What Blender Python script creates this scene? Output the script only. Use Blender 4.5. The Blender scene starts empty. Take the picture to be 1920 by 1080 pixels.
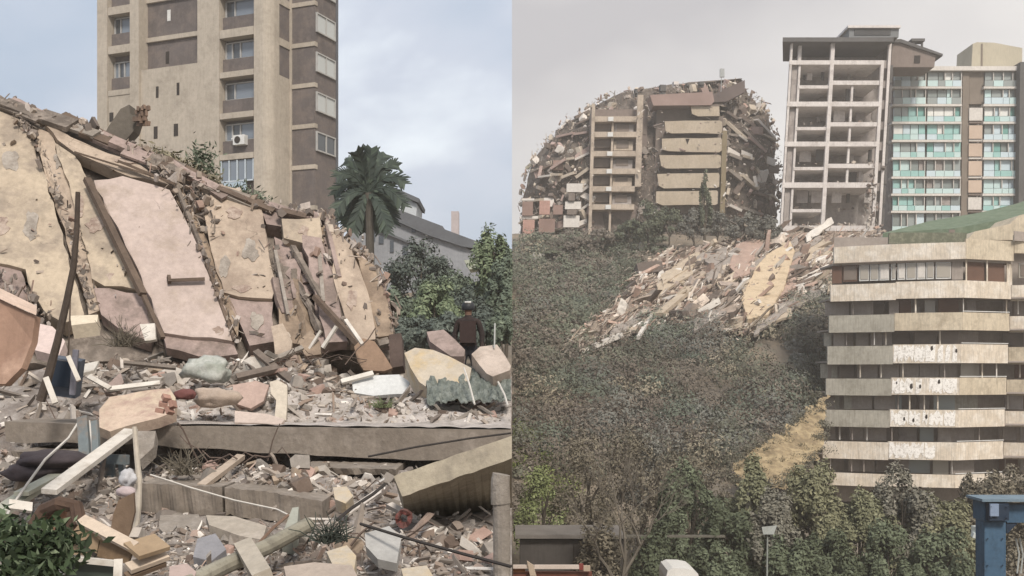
import bpy, bmesh, math, random
import numpy as np
from mathutils import Vector, Matrix, Euler, noise as mnoise
sc = bpy.context.scene
C = sc.collection
R = math.radians
rng = random.Random(11)
nrng = np.random.default_rng(5)

# ------------------------------------------------------------------ camera, sky, sun, exposure
F, HOR = 2000.0, 700.0           # focal length in photo pixels, horizon row
cd = bpy.data.cameras.new('camera'); cam = bpy.data.objects.new('camera', cd); C.objects.link(cam)
cam.location = (0, 0, 0); cam.rotation_euler = (R(90), 0, 0)
cd.sensor_width = 36.0; cd.lens = 36.0 * F / 1920.0
cd.shift_y = (HOR - 540) / 1920.0
cd.clip_start = 0.1; cd.clip_end = 3000
sc.camera = cam

SUN_EL, SUN_AZ = 44.0, 16.0      # sun behind the camera, a little to the right
w = bpy.data.worlds.new('World'); sc.world = w; w.use_nodes = True
nt = w.node_tree; N = nt.nodes; L = nt.links
for n in list(N): N.remove(n)
out = N.new('ShaderNodeOutputWorld'); bg = N.new('ShaderNodeBackground'); bg.inputs[1].default_value = 0.1
sky = N.new('ShaderNodeTexSky'); sky.sky_type = 'NISHITA'; sky.sun_disc = False
sky.sun_elevation = R(SUN_EL); sky.sun_rotation = R(180 - SUN_AZ); sky.air_density = 1.2; sky.dust_density = 3
tc = N.new('ShaderNodeTexCoord'); sep = N.new('ShaderNodeSeparateXYZ'); L.new(tc.outputs['Generated'], sep.inputs[0])
mp = N.new('ShaderNodeMapping'); mp.inputs['Scale'].default_value = (1, 1, 1.7); mp.inputs['Location'].default_value = (3.1, 0.4, 0.22)
L.new(tc.outputs['Generated'], mp.inputs[0])
mp.inputs['Location'].default_value = (11.6, 4.9, 2.07)
mp2 = N.new('ShaderNodeMapping'); mp2.inputs['Scale'].default_value = (1, 1, 1.7); mp2.inputs['Location'].default_value = (20.1, 9.4, 3.92); L.new(tc.outputs['Generated'], mp2.inputs[0])
def wnoise(scale, detail, rough, dist=0.0, m=None):
    n = N.new('ShaderNodeTexNoise'); n.inputs['Scale'].default_value = scale; n.inputs['Detail'].default_value = detail
    n.inputs['Roughness'].default_value = rough; n.inputs['Distortion'].default_value = dist
    L.new((m or mp).outputs[0], n.inputs['Vector']); return n
def ramp(stops):
    r = N.new('ShaderNodeValToRGB'); e = r.color_ramp.elements
    while len(e) > 1: e.remove(e[0])
    for i, (p, c) in enumerate(stops):
        el = e[0] if i == 0 else e.new(p)
        el.position = p; el.color = (*c, 1)
    return r
n1 = wnoise(4.0, 5, 0.5, 0.25); n2 = wnoise(3.0, 4, 0.45, 0, mp2)
rl = ramp([(0.36, (.36, .43, .53)), (0.48, (.43, .485, .575)), (0.58, (.50, .54, .62)), (0.70, (.74, .79, .83))])
rr = ramp([(0.30, (.455, .435, .435)), (0.43, (.575, .55, .535)), (0.58, (.68, .65, .62))])
L.new(n1.outputs[0], rl.inputs[0]); L.new(n2.outputs[0], rr.inputs[0])
st = N.new('ShaderNodeMath'); st.operation = 'GREATER_THAN'; st.inputs[1].default_value = 0.0; L.new(sep.outputs[0], st.inputs[0])
mx = N.new('ShaderNodeMix'); mx.data_type = 'RGBA'; L.new(st.outputs[0], mx.inputs[0]); L.new(rl.outputs[0], mx.inputs[6]); L.new(rr.outputs[0], mx.inputs[7])
sc10 = N.new('ShaderNodeMix'); sc10.data_type = 'RGBA'; sc10.blend_type = 'MULTIPLY'; sc10.inputs[0].default_value = 1; sc10.inputs[7].default_value = (10.4, 10.4, 10.4, 1)
L.new(mx.outputs[2], sc10.inputs[6])
mxs = N.new('ShaderNodeMix'); mxs.data_type = 'RGBA'; mxs.inputs[0].default_value = 0.9
L.new(sky.outputs[0], mxs.inputs[6]); L.new(sc10.outputs[2], mxs.inputs[7])
L.new(mxs.outputs[2], bg.inputs[0]); L.new(bg.outputs[0], out.inputs[0])

sd = bpy.data.lights.new('sun', 'SUN'); sd.energy = 2.7; sd.angle = R(12); sd.color = (1, .925, .84)
sun = bpy.data.objects.new('sun', sd); C.objects.link(sun)
az, el = R(SUN_AZ), R(SUN_EL)
sdir = Vector((math.sin(az) * math.cos(el), -math.cos(az) * math.cos(el), math.sin(el)))   # towards the sun
sun.rotation_euler = sdir.to_track_quat('Z', 'Y').to_euler()
sun.location = (20, -30, 60)
sc.view_settings.view_transform = 'Standard'; sc.view_settings.look = 'None'
sc.view_settings.exposure = 0.43; sc.view_settings.gamma = 1; sc.view_settings.use_curve_mapping = False
sc.cycles.use_denoising = True
sc.cycles.max_bounces = 6; sc.cycles.diffuse_bounces = 3; sc.cycles.volume_bounces = 1

# ------------------------------------------------------------------ materials
SAT = .74
def lin(h, sat=None):
    h = h.lstrip('#'); r = [int(h[i:i + 2], 16) / 255 for i in (0, 2, 4)]
    g = .3 * r[0] + .59 * r[1] + .11 * r[2]; k = SAT if sat is None else sat; r = [g + (x - g) * k for x in r]
    return tuple(x / 12.92 if x <= .04045 else ((x + .055) / 1.055) ** 2.4 for x in r)
def mul(c, k): return tuple(x * k for x in c)
MATS = {}
def mat(name, c1, c2=None, c3=None, amt3=0.0, scale=1.2, rough=.88, bump=.3, bscale=14, rnd=0.0, palette=None, island=False, streak=0.0, metal=0.0, spec=.25, cracks=0.0):
    """weathered surface: two-tone noise, patches of a third colour, grain, relief"""
    if name in MATS: return MATS[name]
    c1 = lin(c1) if isinstance(c1, str) else c1
    c2 = c1 if c2 is None else (lin(c2) if isinstance(c2, str) else c2)
    m = bpy.data.materials.new(name); m.use_nodes = True; MATS[name] = m
    t = m.node_tree; n = t.nodes; l = t.links; b = n['Principled BSDF']
    b.inputs['Roughness'].default_value = rough; b.inputs['Metallic'].default_value = metal; b.inputs['Specular IOR Level'].default_value = spec
    co = n.new('ShaderNodeTexCoord').outputs['Object']
    if island: rv = n.new('ShaderNodeNewGeometry').outputs['Random Per Island']
    else: rv = n.new('ShaderNodeObjectInfo').outputs['Random']
    if rnd or palette:
        ad = n.new('ShaderNodeVectorMath'); ad.operation = 'ADD'; sc_ = n.new('ShaderNodeMath'); sc_.operation = 'MULTIPLY'; sc_.inputs[1].default_value = 57
        l.new(rv, sc_.inputs[0]); l.new(co, ad.inputs[0]); l.new(sc_.outputs[0], ad.inputs[1]); co = ad.outputs[0]
    def noi(s, d=6, r=.62, vec=None):
        x = n.new('ShaderNodeTexNoise'); x.inputs['Scale'].default_value = s; x.inputs['Detail'].default_value = d; x.inputs['Roughness'].default_value = r
        l.new(vec or co, x.inputs['Vector']); return x.outputs[0]
    def mix(f, a, c, mode='MIX'):
        x = n.new('ShaderNodeMix'); x.data_type = 'RGBA'; x.blend_type = mode
        for k, v in ((0, f), (6, a), (7, c)):
            if isinstance(v, (int, float)): x.inputs[k].default_value = v
            elif isinstance(v, tuple): x.inputs[k].default_value = (*v, 1)
            else: l.new(v, x.inputs[k])
        return x.outputs[2]
    def rng_(v, a, b_, lo=0.0, hi=1.0):
        x = n.new('ShaderNodeMapRange'); x.inputs[1].default_value = a; x.inputs[2].default_value = b_; x.inputs[3].default_value = lo; x.inputs[4].default_value = hi
        l.new(v, x.inputs[0]); return x.outputs[0]
    if palette:
        r = n.new('ShaderNodeValToRGB'); r.color_ramp.interpolation = 'CONSTANT'; e = r.color_ramp.elements
        while len(e) > 1: e.remove(e[0])
        for i, pc in enumerate(palette):
            el_ = e[0] if i == 0 else e.new(i / len(palette)); el_.position = i / len(palette); el_.color = (*lin(pc), 1)
        l.new(rv, r.inputs[0]); base = r.outputs[0]
        col = mix(rng_(noi(scale), .4, .65, 0, .55), base, c2)
    else:
        col = mix(rng_(noi(scale, 4, .5), .3, .7), c1, c2)
    if c3 is not None and amt3 > 0:
        c3_ = lin(c3) if isinstance(c3, str) else c3
        col = mix(rng_(noi(scale * 2.3, 8, .7), .57 - amt3, .74 - amt3), col, c3_)
    if streak > 0:
        mpn = n.new('ShaderNodeMapping'); mpn.inputs['Scale'].default_value = (6, 6, .5); l.new(co, mpn.inputs[0])
        col = mix(rng_(noi(1.5, 5, .6, mpn.outputs[0]), .45, .75, 0, streak), col, mul(c1, .4))
    g = rng_(noi(bscale, 8, .75), .25, .75, .82, 1.2)
    gg = n.new('ShaderNodeCombineColor'); [l.new(g, gg.inputs[i]) for i in range(3)]
    col = mix(1.0, col, gg.outputs[0], 'MULTIPLY')
    if cracks > 0:
        vo = n.new('ShaderNodeTexVoronoi'); vo.feature = 'DISTANCE_TO_EDGE'; vo.inputs['Scale'].default_value = cracks
        wv = n.new('ShaderNodeVectorMath'); wv.operation = 'ADD'; nn = n.new('ShaderNodeTexNoise'); nn.inputs['Scale'].default_value = 2.0; nn.inputs['Detail'].default_value = 6
        l.new(co, nn.inputs['Vector']); l.new(co, wv.inputs[0]); l.new(nn.outputs['Color'], wv.inputs[1]); l.new(wv.outputs[0], vo.inputs['Vector'])
        k = n.new('ShaderNodeMath'); k.operation = 'MULTIPLY'
        l.new(rng_(vo.outputs['Distance'], .0, .006, .8, 0), k.inputs[0]); l.new(rng_(noi(.8), .56, .62), k.inputs[1])
        col = mix(k.outputs[0], col, mul(c1, .22))
    if rnd:
        v = rng_(rv, 0, 1, 1 - rnd, 1 + rnd); cc = n.new('ShaderNodeCombineColor'); [l.new(v, cc.inputs[i]) for i in range(3)]
        col = mix(1.0, col, cc.outputs[0], 'MULTIPLY')
    l.new(col, b.inputs['Base Color'])
    if bump:
        bu = n.new('ShaderNodeBump'); bu.inputs['Strength'].default_value = bump; bu.inputs['Distance'].default_value = .04
        l.new(noi(bscale * .6, 8, .7), bu.inputs['Height']); l.new(bu.outputs[0], b.inputs['Normal'])
    return m
def leafmat(name, c1, c2, c3=None):
    if name in MATS: return MATS[name]
    m = bpy.data.materials.new(name); m.use_nodes = True; MATS[name] = m
    t = m.node_tree; n = t.nodes; l = t.links; b = n['Principled BSDF']; b.inputs['Roughness'].default_value = .7; b.inputs['Specular IOR Level'].default_value = .2
    g = n.new('ShaderNodeNewGeometry'); r = n.new('ShaderNodeValToRGB'); e = r.color_ramp.elements
    e[0].color = (*lin(c1), 1); e[1].color = (*lin(c2), 1)
    if c3: x = e.new(.85); x.color = (*lin(c2), 1); e[2].color = (*lin(c3), 1)
    l.new(g.outputs['Random Per Island'], r.inputs[0]); l.new(r.outputs[0], b.inputs['Base Color'])
    return m
def glass(name, c, rough=.12):
    if name in MATS: return MATS[name]
    m = bpy.data.materials.new(name); m.use_nodes = True; MATS[name] = m
    b = m.node_tree.nodes['Principled BSDF']; b.inputs['Base Color'].default_value = (*lin(c), 1); b.inputs['Roughness'].default_value = rough; b.inputs['Specular IOR Level'].default_value = .6
    return m

# ------------------------------------------------------------------ geometry helpers
def P(px, py, d): return Vector(((px - 960) / F * d, d, (HOR - py) / F * d))
class MB:
    def __init__(s): s.v = []; s.f = []
    def add(s, vs, fs):
        o = len(s.v); s.v += [tuple(x) for x in vs]; s.f += [tuple(i + o for i in q) for q in fs]; return s
    def hexa(s, p):                       # 8 points: bottom 0-3, top 4-7
        return s.add(p, [(0, 3, 2, 1), (4, 5, 6, 7), (0, 1, 5, 4), (1, 2, 6, 5), (2, 3, 7, 6), (3, 0, 4, 7)])
    def box(s, x0, x1, y0, y1, z0, z1):
        return s.hexa([(x0, y0, z0), (x1, y0, z0), (x1, y1, z0), (x0, y1, z0), (x0, y0, z1), (x1, y0, z1), (x1, y1, z1), (x0, y1, z1)])
    def obox(s, c, size, rot):
        m = Euler(rot).to_matrix(); c = Vector(c); a, b, h = [k / 2 for k in size]
        return s.hexa([c + m @ Vector(q) for q in ((-a, -b, -h), (a, -b, -h), (a, b, -h), (-a, b, -h), (-a, -b, h), (a, -b, h), (a, b, h), (-a, b, h))])
    def beam(s, p, q, w_, h, up=(0, 0, 1)):
        p, q = Vector(p), Vector(q); t = (q - p).normalized(); u = Vector(up)
        if abs(t.dot(u)) > .97: u = Vector((0, 1, 0))
        sd_ = t.cross(u).normalized() * (w_ / 2); uu = sd_.cross(t).normalized() * (h / 2)
        return s.hexa([p - sd_ - uu, p + sd_ - uu, q + sd_ - uu, q - sd_ - uu, p - sd_ + uu, p + sd_ + uu, q + sd_ + uu, q - sd_ + uu])
    def tube(s, pts, r, n=6, r2=None):
        pts = [Vector(p) for p in pts]; k = len(pts); r2 = r if r2 is None else r2; rings = []
        for i, p in enumerate(pts):
            t = (pts[min(i + 1, k - 1)] - pts[max(i - 1, 0)]).normalized()
            a = t.cross(Vector((0, 0, 1)) if abs(t.z) < .9 else Vector((1, 0, 0))).normalized(); b = t.cross(a)
            rr_ = r + (r2 - r) * i / max(1, k - 1)
            rings.append([p + (a * math.cos(6.2832 * j / n) + b * math.sin(6.2832 * j / n)) * rr_ for j in range(n)])
        o = [x for q in rings for x in q]; fs = []
        for i in range(k - 1):
            for j in range(n): fs.append((i * n + j, i * n + (j + 1) % n, (i + 1) * n + (j + 1) % n, (i + 1) * n + j))
        fs += [tuple(range(n - 1, -1, -1)), tuple((k - 1) * n + j for j in range(n))]
        return s.add(o, fs)
    def prism(s, poly, vec):
        n = len(poly); vec = Vector(vec); a = [Vector(p) for p in poly]; b = [p + vec for p in a]
        fs = [tuple(range(n)), tuple(range(2 * n - 1, n - 1, -1))]
        fs += [(i, n + i, n + (i + 1) % n, (i + 1) % n) for i in range(n)]
        return s.add(a + b, fs)
    def mesh(s, name, off=(0, 0, 0), fixn=True):
        me = bpy.data.meshes.new(name); ox, oy, oz = off
        me.from_pydata([(x - ox, y - oy, z - oz) for x, y, z in s.v], [], s.f)
        if fixn:
            bm = bmesh.new(); bm.from_mesh(me); bmesh.ops.recalc_face_normals(bm, faces=bm.faces); bm.to_mesh(me); bm.free()
        me.update(); return me
def tag(o, label=None, cat=None, group=None, kind=None):
    if label: o['label'] = label
    if cat: o['category'] = cat
    if group: o['group'] = group
    if label and cat and not kind: kind = 'thing'
    if kind: o['kind'] = kind
    return o
def thing(name, loc, label, cat, group=None):
    o = bpy.data.objects.new(name, None); C.objects.link(o); o.location = loc; o.empty_display_size = .3
    return tag(o, label, cat, group)
def wloc(o):
    v = Vector(o.location)
    while o.parent: o = o.parent; v += Vector(o.location)
    return v
def part(name, mb, m, parent, label=None, kind=None, fixn=True):
    me = mb.mesh(name, wloc(parent), fixn); me.materials.append(m)
    o = bpy.data.objects.new(name, me); C.objects.link(o); o.parent = parent
    # origin stays on the parent
    return tag(o, label, None, None, kind)
def solo(name, mb, m, label=None, cat=None, group=None, kind=None, fixn=True):
    a = np.array(mb.v); c = (a.min(0) + a.max(0)) / 2; c[2] = a[:, 2].min()
    me = mb.mesh(name, c, fixn); me.materials.append(m)
    o = bpy.data.objects.new(name, me); C.objects.link(o); o.location = c
    return tag(o, label, cat, group, kind)
def npmesh(name, V, Q, m, parent=None, loc=None):
    """V (n,3), Q (k,3|4) numpy faces, straight into a mesh"""
    me = bpy.data.meshes.new(name); k, s_ = Q.shape
    base = np.zeros(3) if loc is None else np.array(loc)
    me.vertices.add(len(V)); me.vertices.foreach_set('co', (V - base).astype(np.float32).ravel())
    me.loops.add(k * s_); me.loops.foreach_set('vertex_index', Q.astype(np.int32).ravel())
    me.polygons.add(k); me.polygons.foreach_set('loop_start', np.arange(0, k * s_, s_, dtype=np.int32)); me.polygons.foreach_set('loop_total', np.full(k, s_, np.int32))
    me.polygons.foreach_set('use_smooth', np.zeros(k, dtype=bool)); me.update(calc_edges=True); me.materials.append(m)
    o = bpy.data.objects.new(name, me); C.objects.link(o)
    if parent is not None: o.parent = parent
    elif loc is not None: o.location = loc
    return o
def rough_poly(pts, step, amp, seed=0):
    """subdivide and jitter a polygon outline given as world points lying on one plane"""
    r = random.Random(seed); n = len(pts); o = []
    for i in range(n):
        a, b = pts[i], pts[(i + 1) % n]; k = max(1, int((b - a).length / step)); t = (b - a)
        side = None
        for j in range(k):
            q = a + t * (j / k)
            if j: q = q + Vector((r.uniform(-1, 1), 0, r.uniform(-1, 1))) * amp
            o.append(q)
    return o
def newell(pts):
    n = Vector()
    for i in range(len(pts)):
        a, b = pts[i], pts[(i + 1) % len(pts)]
        n += Vector(((a.y - b.y) * (a.z + b.z), (a.z - b.z) * (a.x + b.x), (a.x - b.x) * (a.y + b.y)))
    return n.normalized()
def plate(mb, pts, thick, step=.35, amp=.03, seed=0, back=True):
    """slab whose front face is the polygon pts (world), thickness away from the camera"""
    p = rough_poly([Vector(q) for q in pts], step, amp, seed); n = newell(p); c = sum(p, Vector()) / len(p)
    if n.dot(c) < 0: n = -n          # away from the viewpoint side
    return mb.prism(p, n * thick if back else -n * thick)
def inpoly(x, y, pl):
    c = False; j = len(pl) - 1
    for i in range(len(pl)):
        if (pl[i][1] > y) != (pl[j][1] > y) and x < (pl[j][0] - pl[i][0]) * (y - pl[i][1]) / (pl[j][1] - pl[i][1] + 1e-9) + pl[i][0]: c = not c
        j = i
    return c
# broken pieces: convex hulls, 8-22 corners
def hullmesh(name, pts):
    bm = bmesh.new(); vs = [bm.verts.new(p) for p in pts]; r = bmesh.ops.convex_hull(bm, input=vs)
    bmesh.ops.delete(bm, geom=[v for v in bm.verts if not v.link_faces], context='VERTS')
    bmesh.ops.recalc_face_normals(bm, faces=bm.faces)
    me = bpy.data.meshes.new(name); bm.to_mesh(me); bm.free(); return me
def chunk_pts(r, kind):
    if kind == 'block':   # corner-knocked block
        sx, sy, sz = r.uniform(.7, 1), r.uniform(.55, 1), r.uniform(.4, .75)
    elif kind == 'shard': sx, sy, sz = r.uniform(.8, 1), r.uniform(.5, .9), r.uniform(.1, .2)
    else: sx, sy, sz = 1, r.uniform(.1, .2), r.uniform(.07, .16)
    pts = []
    if kind == 'block':            # box with skewed faces and two or three corners broken off flat
        cut = set(r.sample(range(8), 3)); i = 0
        tx, ty = r.uniform(-.18, .18), r.uniform(-.18, .18)
        for a in (-1, 1):
            for b in (-1, 1):
                for c in (-1, 1):
                    v = [a * sx * .5 * r.uniform(.84, 1) + tx * c * .3, b * sy * .5 * r.uniform(.84, 1) + ty * c * .3, c * sz * .5 * r.uniform(.88, 1)]
                    if i in cut:
                        for q in range(3):
                            u = list(v); u[q] *= 1 - 2 * r.uniform(.15, .5) * .9; pts.append(u)
                    else: pts.append(v)
                    i += 1
        return pts
    if kind == 'shard':            # flat broken plate with a few straight edges
        n = r.randint(4, 6); ph = r.uniform(0, 6.28)
        for i in range(n):
            a = ph + 6.283 * (i + r.uniform(-.3, .3)) / n; k = r.uniform(.75, 1)
            for c in (-1, 1): pts.append([math.cos(a) * sx * .5 * k + c * .02, math.sin(a) * sy * .5 * k, c * sz * .5 * r.uniform(.9, 1)])
        return pts
    s1, s2 = r.uniform(-.12, .12), r.uniform(-.12, .12)     # splinter: long stick with skewed ends
    for b in (-1, 1):
        for c in (-1, 1): pts += [[-.5 + s1 * b, b * sy * .5 * r.uniform(.6, 1), c * sz * .5], [.5 + s2 * c, b * sy * .5 * r.uniform(.6, 1), c * sz * .5 * r.uniform(.7, 1)]]
    return pts
    for a in (-1, 1):
        for b in (-1, 1):
            for c in (-1, 1):
                k = r.uniform(.55, 1)
                for q in range(2):
                    v = [a * sx * .5, b * sy * .5, c * sz * .5]; ax = r.randrange(3); v[ax] *= r.uniform(.45, .95) if kind != 'splinter' else r.uniform(.8, 1)
                    v[(ax + q) % 3] *= k if kind == 'block' else r.uniform(.8, 1)
                    pts.append(v)
    return pts
CH = {k: [hullmesh(k + '_mesh', chunk_pts(random.Random(i * 7 + j), k)) for i in range(14)] for j, k in enumerate(('block', 'shard', 'splinter'))}
def tri_arrays(me):
    V = np.array([v.co[:] for v in me.vertices]); me.calc_loop_triangles(); T = np.array([t.vertices[:] for t in me.loop_triangles]); return V, T
CHA = {k: [tri_arrays(m) for m in v] for k, v in CH.items()}
def rotm(a, b, c): return np.array(Euler((a, b, c)).to_matrix())
def scatter(name, items, m, parent=None, loc=None):
    """items: (kind, pos, size(3), rot(3)) joined into one mesh"""
    Vs, Ts, o = [], [], 0
    for k, p, s_, r_ in items:
        V, T = CHA[k][rng.randrange(14)]
        Vs.append((V * np.array(s_)) @ rotm(*r_).T + np.array(p)); Ts.append(T + o); o += len(V)
    return npmesh(name, np.concatenate(Vs), np.concatenate(Ts), m, parent, loc)
def leaves(centers, size, r=None, flat=0.0, aspect=.6, nrm=None, tilt=.45):
    """leaf-shaped quads at centers (n,3): returns V, Q"""
    n = len(centers); a = nrng.normal(size=(n, 3)); a[:, 2] *= (1 - flat); a /= np.linalg.norm(a, axis=1)[:, None]
    if nrm is not None:      # leaves lie roughly along the clump's surface
        m = nrm / (np.linalg.norm(nrm, axis=1)[:, None] + 1e-9) + nrng.normal(size=(n, 3)) * tilt; m /= np.linalg.norm(m, axis=1)[:, None]
        a -= (a * m).sum(1)[:, None] * m; a /= np.linalg.norm(a, axis=1)[:, None]; b = np.cross(m, a)
    else: b = nrng.normal(size=(n, 3))
    b -= (b * a).sum(1)[:, None] * a; b /= np.linalg.norm(b, axis=1)[:, None]
    s_ = (size * nrng.uniform(.6, 1.4, n))[:, None]
    V = np.stack([centers - a * s_, centers - b * s_ * aspect * .8, centers + a * s_, centers + b * s_ * aspect * .8], 1).reshape(-1, 3)
    Q = np.arange(4 * n).reshape(n, 4); return V, Q
# ------------------------------------------------------------------ ground
def sstep(a, b, x):
    t = min(1, max(0, (x - a) / (b - a))); return t * t * (3 - 2 * t)
def interp(tab, x):
    if x <= tab[0][0]: return tab[0][1]
    for (a, va), (b, vb) in zip(tab, tab[1:]):
        if x <= b: return va + (vb - va) * (x - a) / (b - a)
    return tab[-1][1]
HILL = [(0, -2), (56, -16), (72, -16), (80, -12.5), (90, -8), (110, .5), (130, 8.2), (150, 16.5), (162, 21), (175, 22.5), (230, 23), (420, 14)]
CUT = [(0, -2), (56, -16), (114, -14.5), (118, -6), (140, 15), (155, 20.5), (175, 22.5), (230, 23), (420, 14)]
LEFT = [(-70, -2.4), (22, -2.4), (30, -1.5), (45, .2), (70, 3.0), (95, 9), (130, 12), (420, 14)]
def gz(x, y):
    if x < 0: z = interp(LEFT, y) + .5 * mnoise.noise((x * .12, y * .12, 3))
    else:
        x0 = 25.5 + max(0, y - 104) * .5; t = sstep(x0, x0 + 4, x + 1.2 * mnoise.noise((y * .3, x * .3, 1)))
        z = interp(HILL, y) * (1 - t) + interp(CUT, y) * t
        z += (.9 * mnoise.noise((x * .07, y * .07, 9)) + .35 * mnoise.noise((x * .3, y * .3, 2))) * sstep(30, 80, y)
    return z
xs = [-420, -300, -200, -140] + list(np.arange(-100, -1, 2.5)) + [-.6, -.02, .02, .6] + list(np.arange(2, 84, 1.6)) + [90, 100, 120, 150, 200, 300, 420]
ys = [-70, -40, -20, -8, 0] + list(np.arange(4, 190, 2.0)) + [195, 210, 230, 260, 300, 360, 420]
V = [(x, y, gz(x, y)) for y in ys for x in xs]; nx = len(xs)
FQ = [(j * nx + i, j * nx + i + 1, (j + 1) * nx + i + 1, (j + 1) * nx + i) for j in range(len(ys) - 1) for i in range(nx - 1)]
gm = MB().add(V, FQ)
earth = mat('hill_earth', '#6a6154', '#776d60', c3='#847460', amt3=.12, scale=.12, bscale=1.5, bump=.5)
g = gm.mesh('ground'); g.materials.append(earth)
tag_o = bpy.data.objects.new('ground', g); C.objects.link(tag_o); tag(tag_o, kind='structure')

LP = [(5, -1.75), (9, -1.5), (10.3, -1.45), (10.9, -1.35), (11.0, -1.14), (12.0, -1.12), (13.2, -1.2), (13.4, -.62), (13.7, -.42), (14.3, -.18), (15.2, .05), (16.5, .3), (18, .5), (21, .6), (30, .2)]
RP = [(5, -1.75), (9, -1.55), (11, -1.38), (12.0, -1.15), (13.2, -1.2), (13.4, -.62), (13.8, -.43), (15, -.30), (16.5, -.12), (18, -.2), (20, -.45), (24, -.8), (30, -1.4)]
def rz(px, d, n=True):
    t = sstep(520, 700, px); z = interp(LP, d) * (1 - t) + interp(RP, d) * t
    if n:
        x = (px - 960) / F * d
        a = .13 if d < 12.4 or d > 13.5 else .05
        z += a * (mnoise.noise((x * 1.3, d * 1.3, .5)) + .6 * mnoise.noise((x * 3.4, d * 3.4, 7)))
    return z
def hit(px, py, lift=0.0):
    d = 5.6
    while d < 30:
        if (HOR - py) / F * d <= rz(px, d): break
        d += .04
    p = P(px, py, d); p.z += lift; return p
pxs = list(np.arange(-420, 0, 30)) + list(np.arange(0, 955, 7.5)) + [959.6]
ds = list(np.arange(5, 13.1, .14)) + [13.2, 13.3, 13.4] + list(np.arange(13.55, 21, .16)) + list(np.arange(21.5, 31, .7))
V = [((px - 960) / F * d, d, rz(px, d)) for d in ds for px in pxs]; nx = len(pxs)
FQ = [(j * nx + i, j * nx + i + 1, (j + 1) * nx + i + 1, (j + 1) * nx + i) for j in range(len(ds) - 1) for i in range(nx - 1)]
o = len(V)                                        # the cut bank where the pile ends
for d in ds: V.append((-.002, d, -3.5))
FQ += [(j * nx + nx - 1, o + j, o + j + 1, (j + 1) * nx + nx - 1) for j in range(len(ds) - 1)]
dust = mat('rubble_dust', '#8b8078', '#75695f', c3='#a39a92', amt3=.12, scale=1.6, bscale=24, bump=.8)
rg = MB().add(V, FQ).mesh('rubble_ground'); rg.materials.append(dust)
ro = bpy.data.objects.new('rubble_ground', rg); C.objects.link(ro); tag(ro, kind='structure')

# ------------------------------------------------------------------ leaning wall of the collapsed block (left)
def WD(px, py, off=0.0):
    return 16.6 / (1 - .8 * (HOR - py) / F - .25 * (px - 960) / F) - off
def W(px, py, off=0.0): return P(px, py, WD(px, py, off))
conc_d = mat('broken_concrete', '#7d7165', '#655a50', c3='#938578', amt3=.1, scale=1.5, bscale=16, bump=.9)
conc = mat('grey_concrete', '#8f8579', '#7f7467', c3='#a0968b', amt3=.1, scale=1.1, bscale=18, bump=.6, streak=.25)
yel = mat('yellow_plaster', '#b9a68b', '#ac9981', c3='#948472', amt3=.1, scale=.7, bscale=9, bump=.35, streak=.3, cracks=.8)
pink = mat('pink_plaster', '#b8a499', '#aa968b', c3='#a08d7c', amt3=.09, scale=.5, bscale=8, bump=.25, streak=.18, cracks=.35)
ypk = mat('peach_plaster', '#b5a089', '#a89480', c3='#937f6d', amt3=.1, scale=.6, bscale=9, bump=.35, streak=.3, cracks=.7)
tanb = mat('tan_plaster', '#a48d74', '#947d66', c3='#7f6b58', amt3=.14, scale=.9, bscale=9, bump=.5, streak=.35, cracks=1.0)
mortar = mat('mauve_plaster', '#a48d83', '#927d75', c3='#7d6c62', amt3=.12, scale=1.1, bscale=12, bump=.5, streak=.3)
wood = mat('weathered_wood', '#6f5c4c', '#5b4b3f', scale=2, bscale=20, streak=.5)
wall = thing('collapsed_building', W(330, 660), 'long pancaked building wall leaning back, cracked yellow and pink plaster panels', 'building')
core = MB(); plate(core, [W(*q, -.35) for q in [(-120, 150), (0, 178), (60, 208), (130, 222), (180, 246), (270, 280), (330, 305), (400, 350), (480, 378), (540, 392), (606, 400), (640, 440), (700, 492), (722, 540), (738, 610), (745, 672), (-120, 690)]], 1.4, .3, .05, 3)
part('wall_core', core, conc_d, wall)
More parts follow.
